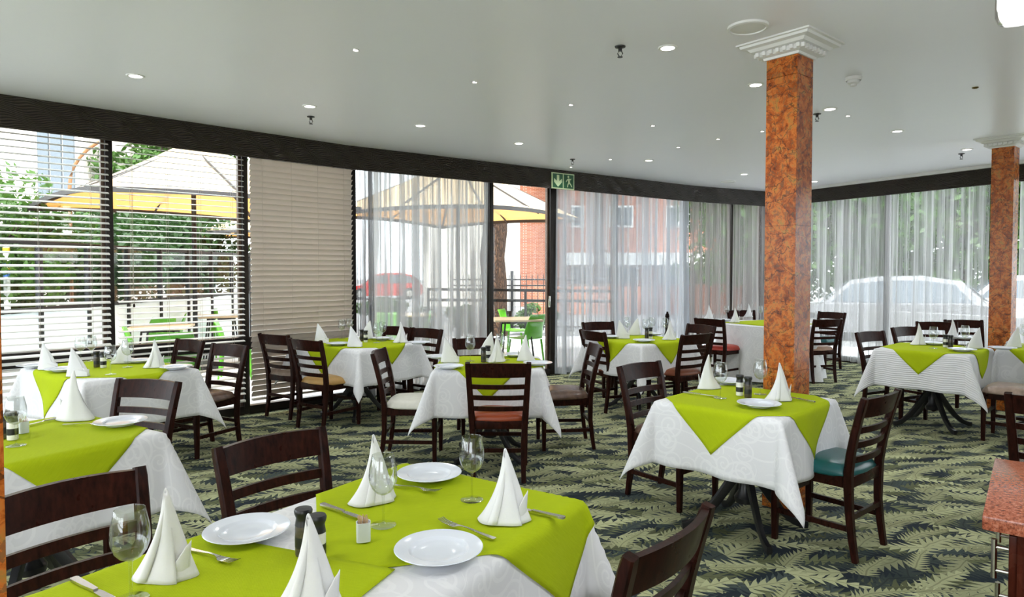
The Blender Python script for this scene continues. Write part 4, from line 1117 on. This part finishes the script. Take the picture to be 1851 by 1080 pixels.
gchair(905, 556, (.95, -.3), 'lime green patio chair left of the table outside the door')
gchair(974, 566, (-.75, .66), 'lime green patio chair right of the table outside the door')
gchair(700, 562, (.2, -.95), 'lime green patio chair seen through the sheer curtain, left one')
gchair(780, 560, (-.9, -.2), 'lime green patio chair seen through the sheer curtain, right one')
def ptable(u, v, rz, label, s_=.38, things=True):
    p = P(u, v, .74); e = empty('patio_table', (p.x, p.y, -.03), rz); tag(e, label, 'patio table', 'cream patio tables')
    MB().bbox((0, 0, .755), (2*s_, 2*s_, .03), .005).build('table_top', M['patiotop'], e)
    for sx in (-1, 1):
        for sy in (-1, 1): MB().tube([(sx*s_*.7, sy*s_*.7, 0), (sx*s_*.5, sy*s_*.5, .74)], .014, 8).build('leg', M['darkmetal'], e)
    MB().bar((-s_*.6, 0, .70), (s_*.6, 0, .70), .03, .03).build('cross_bar', M['darkmetal'], e)
ptable(290, 590, .3, 'cream patio table behind the second open blind')
ptable(400, 570, .5, 'cream patio table farther off behind the second blind')
ptable(932, 576, .15, 'cream patio table outside the terrace door')
ptable(745, 568, .3, 'cream patio table seen through the sheer curtain')
pz = P(921, 573, .74); e = empty('patio_pot', (pz.x, pz.y, .745)); tag(e, 'small dark pot standing on the table outside the door', 'pot')
MB().lathe([(0, 0), (.05, 0), (.065, .09), (.06, .09), (.05, .02), (0, .02)], 16).build('pot_body', M['blackp'], e)
# umbrellas
def umbrella(c, ang, half, z0, z1, label):
    e = empty('patio_umbrella', (c[0], c[1], -.03), ang); tag(e, label, 'umbrella', 'square cream patio umbrellas')
    cs = [(-half, -half), (half, -half), (half, half), (-half, half)]
    for k in range(4):
        a, b = cs[k], cs[(k+1) % 4]
        def fn(i, j, a=a, b=b):
            x = (a[0]*(1-i)+b[0]*i)*j; y = (a[1]*(1-i)+b[1]*i)*j
            sag = -.10*sin(pi*j)*sin(pi*i)
            return (x, y, z1 + (z0-z1)*(j**.9) + sag + .06*sin(pi*i)*j**4)
        o = MB().grid(fn, 10, 10).build('canopy_panel', M['canvas'], e, smooth=180)
        m = MB(); pts = [Vector(fn(i/10, 1)) for i in range(11)]
        m.v = [tuple(p) for p in pts] + [(p.x*1.004, p.y*1.004, p.z-.06) for p in pts] + [(p.x*1.012, p.y*1.012, p.z+.005) for p in pts] + [(p.x*1.014, p.y*1.014, p.z-.06) for p in pts]
        m.f = [(i, i+1, 12+i, 11+i) for i in range(10)] + [(22+i, 33+i, 34+i, 23+i) for i in range(10)] + [(11+i, 12+i, 34+i, 33+i) for i in range(10)] + [(i, 22+i, 23+i, i+1) for i in range(10)]
        m.build('hem', M['hem'], e)
        MB().bar((0, 0, z1-.10), (a[0], a[1], z0-.03), .03, .05).build('rib', M['hem'], e)
        MB().bar(((a[0]+b[0])*.5*.0, (a[1]+b[1])*.5*.0, z1-.14), ((a[0]+b[0])*.5, (a[1]+b[1])*.5, z0+.0), .02, .03).build('rib', M['hem'], e)
    MB().tube([(0, 0, 0), (0, 0, z1)], .035, 12).build('pole', M['darkmetal'], e)
    MB().bbox((0, 0, .05), (.6, .6, .10), .01).build('base', M['darkmetal'], e)
umbrella((-4.85, 10.15), radians(46), 1.78, 2.50, 3.55, 'large cream umbrella filling the top of the two open blinds')
umbrella((-6.6, 17.5), radians(30), 1.6, 2.45, 3.2, 'smaller far cream umbrella at the right of the second blind')
umbrella((-1.0, 12.35), radians(58), 1.72, 2.52, 3.65, 'cream umbrella sloping down behind the terrace door')
# tree trunk behind the terrace door
def trunk(m, base, top, r0, r1, seed=0):
    rnd = random.Random(seed); n_ = 8; pts = []
    for i in range(n_+1):
        t_ = i/n_; p = Vector(base).lerp(Vector(top), t_) + Vector((rnd.uniform(-1, 1), rnd.uniform(-1, 1), 0))*r0*.12*(i > 0); pts.append(p)
    m.tube(pts, r0, 14, scale=[(1.25 if i == 0 else 1)*(1 + (r1/r0-1)*i/n_) for i in range(n_+1)])
def foliage(c, rad, n_, size, seed):
    rnd = random.Random(seed); m = MB(); vs_ = []; fs = []
    blobs = []
    for q in range(max(6, n_//350)):
        a, b = rnd.uniform(0, 2*pi), rnd.uniform(-1, 1); k = rnd.random()**.4; s2 = sqrt(1-b*b)
        blobs.append(((c[0]+rad[0]*k*s2*cos(a)*.8, c[1]+rad[1]*k*s2*sin(a)*.8, c[2]+rad[2]*k*b*.8), rnd.uniform(.3, .5)))
    for q in range(n_):
        bc, br = rnd.choice(blobs); a, b = rnd.uniform(0, 2*pi), rnd.uniform(-1, 1); k = rnd.random()**.45*br; s2 = sqrt(1-b*b)
        p = Vector((bc[0]+rad[0]*k*s2*cos(a), bc[1]+rad[1]*k*s2*sin(a), bc[2]+rad[2]*k*b))
        if p.z < .02: p.z = .02 + rnd.random()*.2
        u_ = Vector((rnd.gauss(0, 1), rnd.gauss(0, 1), rnd.gauss(0, .7))).normalized(); w_ = u_.cross(Vector((rnd.gauss(0, 1), rnd.gauss(0, 1), rnd.gauss(0, 1)))).normalized()
        l = size*rnd.uniform(.7, 1.3); i0 = len(vs_)
        vs_ += [tuple(p - u_*l), tuple(p + w_*l*.45), tuple(p + u_*l), tuple(p - w_*l*.45)]; fs.append((i0, i0+1, i0+2, i0+3))
    m.v = vs_; m.f = fs; return m
def tree(x, y, h, rad, label, n_=7000, size=.09, mat='leaf', seed=0, cz=None, tr=.14, name='tree', grp='trees and shrubs outside'):
    e = empty(name, (x, y, -.10)); tag(e, label, 'tree' if name == 'tree' else 'shrub', grp)
    cz = cz if cz is not None else h - rad[2]
    m = MB(); trunk(m, (0, 0, 0), (0, 0, cz), tr, tr*.5, seed)
    rnd = random.Random(seed)
    for q in range(5):
        a = rnd.uniform(0, 6.28); m.tube([(0, 0, cz*.6), (rad[0]*.35*cos(a), rad[1]*.35*sin(a), cz), (rad[0]*.6*cos(a), rad[1]*.6*sin(a), cz+rad[2]*.4)], tr*.35, 6, scale=[1, .7, .3])
    m.build('trunk', M['bark'], e)
    f_ = foliage((0, 0, cz), rad, n_, size, seed+50).build('foliage', M[mat], e, smooth=0); f_['kind'] = 'stuff'
    return e
tb_ = P(902, 575, 0)
e = empty('shade_tree', (-.46, 16.4, -.10)); tag(e, 'thick brown tree trunk with rough bark outside the terrace door', 'tree')
m = MB(); trunk(m, (0, 0, 0), (.02, 0, 5.2), .33, .28, 5); m.build('trunk', M['bark'], e)
f_ = foliage((.6, 1.4, 6.6), (3.5, 3.2, 2.0), 9000, .11, 91).build('foliage', M['leafdk'], e, smooth=0); f_['kind'] = 'stuff'
tree(-7.6, 7.2, 3.3, (1.6, 1.7, 1.35), 'leafy green shrub behind the leftmost blind', 9000, .07, 'leaf', 1, 1.9, .08, 'shrub')
tree(-8.0, 9.8, 3.0, (1.7, 1.8, 1.3), 'leafy green shrub between the two open blinds', 9000, .07, 'leaf', 2, 1.75, .08, 'shrub')
tree(-8.4, 12.8, 3.2, (1.9, 2.0, 1.4), 'dense dark green shrub behind the second blind, left', 9000, .08, 'leafdk', 3, 1.8, .08, 'shrub')
tree(-8.2, 16.4, 3.6, (2.0, 2.2, 1.6), 'dense dark green shrub behind the second blind, right', 9000, .085, 'leafdk', 4, 2.0, .09, 'shrub')
tree(-10.5, 20.5, 6.5, (2.2, 2.2, 1.8), 'tree rising above the white umbrella behind the second blind', 7000, .12, 'leaf', 6, 4.8, .16)
tree(3.4, 26, 10.5, (4, 3, 2.4), 'tree crown above the brick building outside the door', 8000, .16, 'leafdk', 7, 8.2, .25)
tree(7.6, 21.5, 7.0, (2.4, 2.2, 3.0), 'green tree behind the taupe curtain left of the pillar', 12000, .15, 'leaf', 8, 3.8, .16)
tree(11.0, 22.0, 7.5, (2.8, 2.4, 3.2), 'bright green tree just right of the marble pillar', 13000, .16, 'leaf', 9, 3.9, .16)
tree(15.6, 23.0, 8.0, (3.4, 2.6, 3.6), 'large tree behind the right-hand sheer curtain', 14000, .17, 'leaf', 10, 4.0, .2)
tree(20.0, 21.0, 7.5, (2.8, 2.4, 3.2), 'tree behind the second marble pillar', 11000, .16, 'leafdk', 11, 3.8, .2)
tree(9.6, 26.5, 2.6, (3.0, 1.0, 1.2), 'long green hedge beyond the silver car', 9000, .13, 'leaf', 30, 1.3, .08, 'shrub')
tree(15.6, 26.5, 2.6, (3.0, 1.0, 1.2), 'long green hedge beyond the white car', 9000, .13, 'leaf', 31, 1.3, .08, 'shrub')
tree(21.5, 26.0, 2.6, (3.0, 1.0, 1.2), 'long green hedge beyond the second pillar', 9000, .13, 'leafdk', 32, 1.3, .08, 'shrub')
tree(-3.6, 18.0, 1.05, (.9, .6, .45), 'bright green low hedge below the red car', 4000, .06, 'leaf', 33, .52, .03, 'shrub')
tree(21, 14.5, 6.5, (2.5, 2.4, 2.7), 'tree at the far right beyond the curtains', 6000, .12, 'leaf', 12, 3.8, .2)
for i, (x, y) in enumerate(((-2.3, 15.2), (-1.2, 15.8), (.6, 16.6))):
    tree(x, y, .8, (.6, .4, .38), ['bright green low shrub left of the tree trunk', 'bright green low shrub behind the tree trunk', 'bright green low shrub by the iron fence'][i], 2500, .045, 'leaf', 20+i, .42, .03, 'shrub')
# handrail and iron fence
e = empty('handrail', (0, 0, 0)); tag(e, 'two-bar dark metal handrail outside the terrace door', 'handrail')
for z in (1.17, .98): MB().bar((-1.5, 11.9, z), (2.0, 12.6, z-.06), .05, .05).build('rail', M['darkmetal'], e)
for t_ in (0, .5, 1): q = Vector((-1.5, 11.9, 0)).lerp(Vector((2.0, 12.6, 0)), t_); MB().bar((q.x, q.y, -.03), (q.x, q.y, 1.19-.06*t_), .045, .045).build('post', M['darkmetal'], e)
e = empty('iron_fence', (-1.6, 17.6, -.11)); tag(e, 'black wrought-iron bar fence outside the terrace door', 'fence')
Lf = 6.4
fb = MB().tube([(0, 0, 0), (0, 0, 1.44), (0, 0, 1.5)], .011, 6, scale=[1, 1, .2]).mesh('bar', M['darkmetal'])
for i in range(43): inst('bar', fb, e, (i*Lf/42, 0, .03))
for z in (.12, 1.22, 1.38): MB().bar((0, 0, z), (Lf, 0, z), .03, .035).build('rail', M['darkmetal'], e)
for i in range(5): MB().bbox((i*Lf/4, 0, .80), (.09, .09, 1.62), .008).build('post', M['darkmetal'], e)
# brick building with round corner
e = empty('brick_building', (0, 0, -.11)); tag(e, 'salmon brick building with rounded corner and white band outside the door', 'building')
MB().box((-1.6, 33, 6), (4.8, 6, 12)).build('rendered_wing', M['creamwall'], e, smooth=0)
MB().lathe([(1.25, 0), (1.25, 12)], 40, (1.45, 30.6, 0)).build('round_corner', M['brick'], e)
MB().box((7.0, 33.5, 6), (9.5, 6, 12)).build('brick_wall', M['brick'], e, smooth=0)
MB().box((7.0, 30.1, 2.15), (9.4, .9, .55)).build('white_band', M['whitepaint'], e, smooth=0)
for i, (x, z, w, h, nm) in enumerate(((2.75, 4.1, .9, .8, 0), (5.0, 4.1, .9, .8, 0), (7.6, 4.1, .9, .8, 0), (2.9, 7.2, .9, 1.2, 0), (5.2, 7.2, .9, 1.2, 0), (3.0, 1.0, 1.2, 1.5, 0), (4.9, 1.0, 1.6, 1.5, 0), (7.6, 1.0, 1.6, 1.5, 0))):
    f_ = MB().box((x, 30.46, z), (w+.2, .10, h+.2)).build('window_frame', M['whitepaint'], e, smooth=0)
    MB().box((x, 30.38, z), (w, .08, h)).build('pane', M['winglass'], f_, smooth=0)
    MB().box((x, 30.33, z), (.05, .03, h)).build('glazing_bar', M['whitepaint'], f_, smooth=0)
w_ = MB().box((4.6, 24.5, .45), (8.0, .25, 1.1)).build('garden_wall', M['brick'], smooth=0); tag(w_, 'low salmon brick garden wall behind the iron fence', 'wall')
# pale building at the left
e = empty('pale_building', (0, 0, -.11)); tag(e, 'pale rendered building with tall dark windows behind the leftmost blind', 'building')
MB().box((-20, 21.5, 7), (9.0, 6, 14)).build('wall', M['creamwall'], e, smooth=0)
MB().box((-14.0, 22.0, 7), (3.6, 6, 14)).build('wall', M['pinkwall'], e, smooth=0)
for x in (-12.9, -17.8, -21.5):
    f_ = MB().box((x, 18.98 if x > -15 else 18.46, 5.6), (1.2, .12, 4.2)).build('window_frame', M['whitepaint'], e, smooth=0)
    for k in (-1, 0, 1): MB().box((x+k*.36, 18.90 if x > -15 else 18.38, 5.6), (.30, .10, 4.0)).build('pane', M['winglass'], f_, smooth=0)
# arched pole
e = empty('arched_pole', (-7.3, 11.0, -.11)); tag(e, 'thin brown arched pole rising above the shrubs at upper left', 'pole')
MB().tube([(0, 0, 0), (0, 0, 3.0)] + [(1.0 - 1.0*cos(t_*pi/16), 0, 3.0 + .85*sin(t_*pi/16)) for t_ in range(1, 12)], .028, 8).build('tube', plain('rust_brown_pole', (.25, .12, .05), .6), e)
e = empty('marker_post', (-7.0, 9.2, -.11)); tag(e, 'thin white post with yellow and blue bands beyond the leftmost blind', 'post')
MB().tube([(0, 0, 0), (0, 0, 1.95)], .04, 10).build('shaft', M['whitepaint'], e)
for z, mt in ((1.9, 'stripe_y'), (1.70, 'stripe'), (1.62, 'stripe_y'), (1.56, 'stripe')): MB().lathe([(.041, z-.03), (.044, z-.03), (.044, z+.03), (.041, z+.03)], 12, cap=False).build('band', M[mt], e)
# cars
def car(x, y, rz, mat, label, L=4.4, H=1.5):
    e = empty('parked_car', (x, y, -.11), rz); tag(e, label, 'car', 'cars parked outside')
    prof = [(-.50, .30), (-.495, .62), (-.46, .74), (-.24, .80), (-.10, 1.0*.93), (.0, .985), (.18, 1.0), (.36, .93), (.46, .70), (.495, .62), (.50, .32), (.44, .18), (-.44, .18)]
    body = [(-.50, .22), (-.498, .42), (-.46, .50), (-.25, .56), (.38, .60), (.47, .58), (.498, .48), (.50, .24), (.46, .14), (-.46, .14)]
    cabin = [(-.27, .55), (-.13, .93), (.0, .99), (.20, 1.0), (.36, .92), (.47, .58)]
    def loft(pl, wb, wt, z_lo, z_hi):
        m = MB(); n_ = len(pl)
        for s_ in (-1, -.92, .92, 1):
            for (a, b) in pl:
                zz = b*H; k = (zz-z_lo)/(z_hi-z_lo); w = wb + (wt-wb)*max(0, min(1, k)); inset = .97 if abs(s_) == 1 else 1
                m.v.append((a*L*inset, s_*w, zz*(1 if abs(s_) < 1 else .995)))
        for r in range(3):
            for i in range(n_): m.f.append((r*n_+i, r*n_+(i+1) % n_, (r+1)*n_+(i+1) % n_, (r+1)*n_+i))
        m.f.append(tuple(range(n_))[::-1]); m.f.append(tuple(3*n_+i for i in range(n_))); return m
    recalc(loft(body, .86, .84, .2*H, .6*H).build('body', M[mat], e))
    cb_ = recalc(loft(cabin, .80, .62, .55*H, H).build('cabin', M[mat], e))
    for s_ in (-1, 1):
        for (a0, a1, b0, b1) in ((-.20, -.11, .05, .05), (-.02, 0, 0, 0)): pass
        for pts in ([(-.215, .60), (-.125, .87), (.04, .93), (.04, .60)], [(.06, .60), (.06, .93), (.20, .93), (.33, .87), (.40, .62)]):
            m = MB(); n_ = len(pts); o_ = []
            for dlt in (.003, .012):
                for (a, b) in pts:
                    k = (b-.55)/.45; w = .80 + (.62-.80)*k; o_.append((a*L, s_*(w+dlt), b*H))
            m.v = o_; m.f = [tuple(range(n_)), tuple(range(n_, 2*n_))[::-1]] + [(i, (i+1) % n_, n_+(i+1) % n_, n_+i) for i in range(n_)]
            recalc(m.build('side_window', M['winglass'], cb_, smooth=0))
    for (q0, q1) in (((-.262, .585), (-.14, .905)), ((.46, .63), (.375, .885))):
        m = MB(); sg = -1 if q0[0] < 0 else 1
        for (a, b), w in ((q0, .72), (q1, .58)):
            for s_ in (-1, 1):
                for dlt in (.012, .03): m.v.append((a*L + sg*dlt, s_*w, b*H + dlt*.6))
        m.f = [(0, 2, 6, 4), (1, 5, 7, 3), (0, 4, 5, 1), (2, 3, 7, 6), (0, 1, 3, 2), (4, 6, 7, 5)]
        recalc(m.build('windscreen', M['winglass'], cb_, smooth=0))
    for a in (-.31, .31):
        for s_ in (-1, 1):
            m = MB().lathe([(0, -.1), (.30, -.1), (.325, -.07), (.325, .07), (.30, .1), (0, .1)], 24); m.v = [(x_ + a*L, z_ + s_*.80, y_ + .325) for (x_, y_, z_) in m.v]; wv_ = recalc(m.build('wheel', M['rubber'], e))
            m = MB().lathe([(0, -.105), (.19, -.105), (.2, -.09), (.2, .09), (.19, .105), (0, .105)], 16); m.v = [(x_ + a*L, z_ + s_*.80, y_ + .325) for (x_, y_, z_) in m.v]; recalc(m.build('hub', M['steel'], wv_))
car(8.6, 15.6, radians(-28), 'carsilver', 'silver car parked beyond the curtain right of the marble pillar')
car(13.6, 17.8, radians(-30), 'carwhite', 'white car parked beyond the curtain before the second pillar')
car(-7.4, 38, radians(20), 'carred', 'red car glimpsed through the sheer curtain left of the door')
w_ = MB().box((9.8, 12.3, .25), (7.5, .22, .72), Matrix.Rotation(radians(-58), 3, 'Z')).build('kerb_wall', M['asphalt'], smooth=0); tag(w_, 'low grey kerb wall outside the right-hand curtains', 'wall')
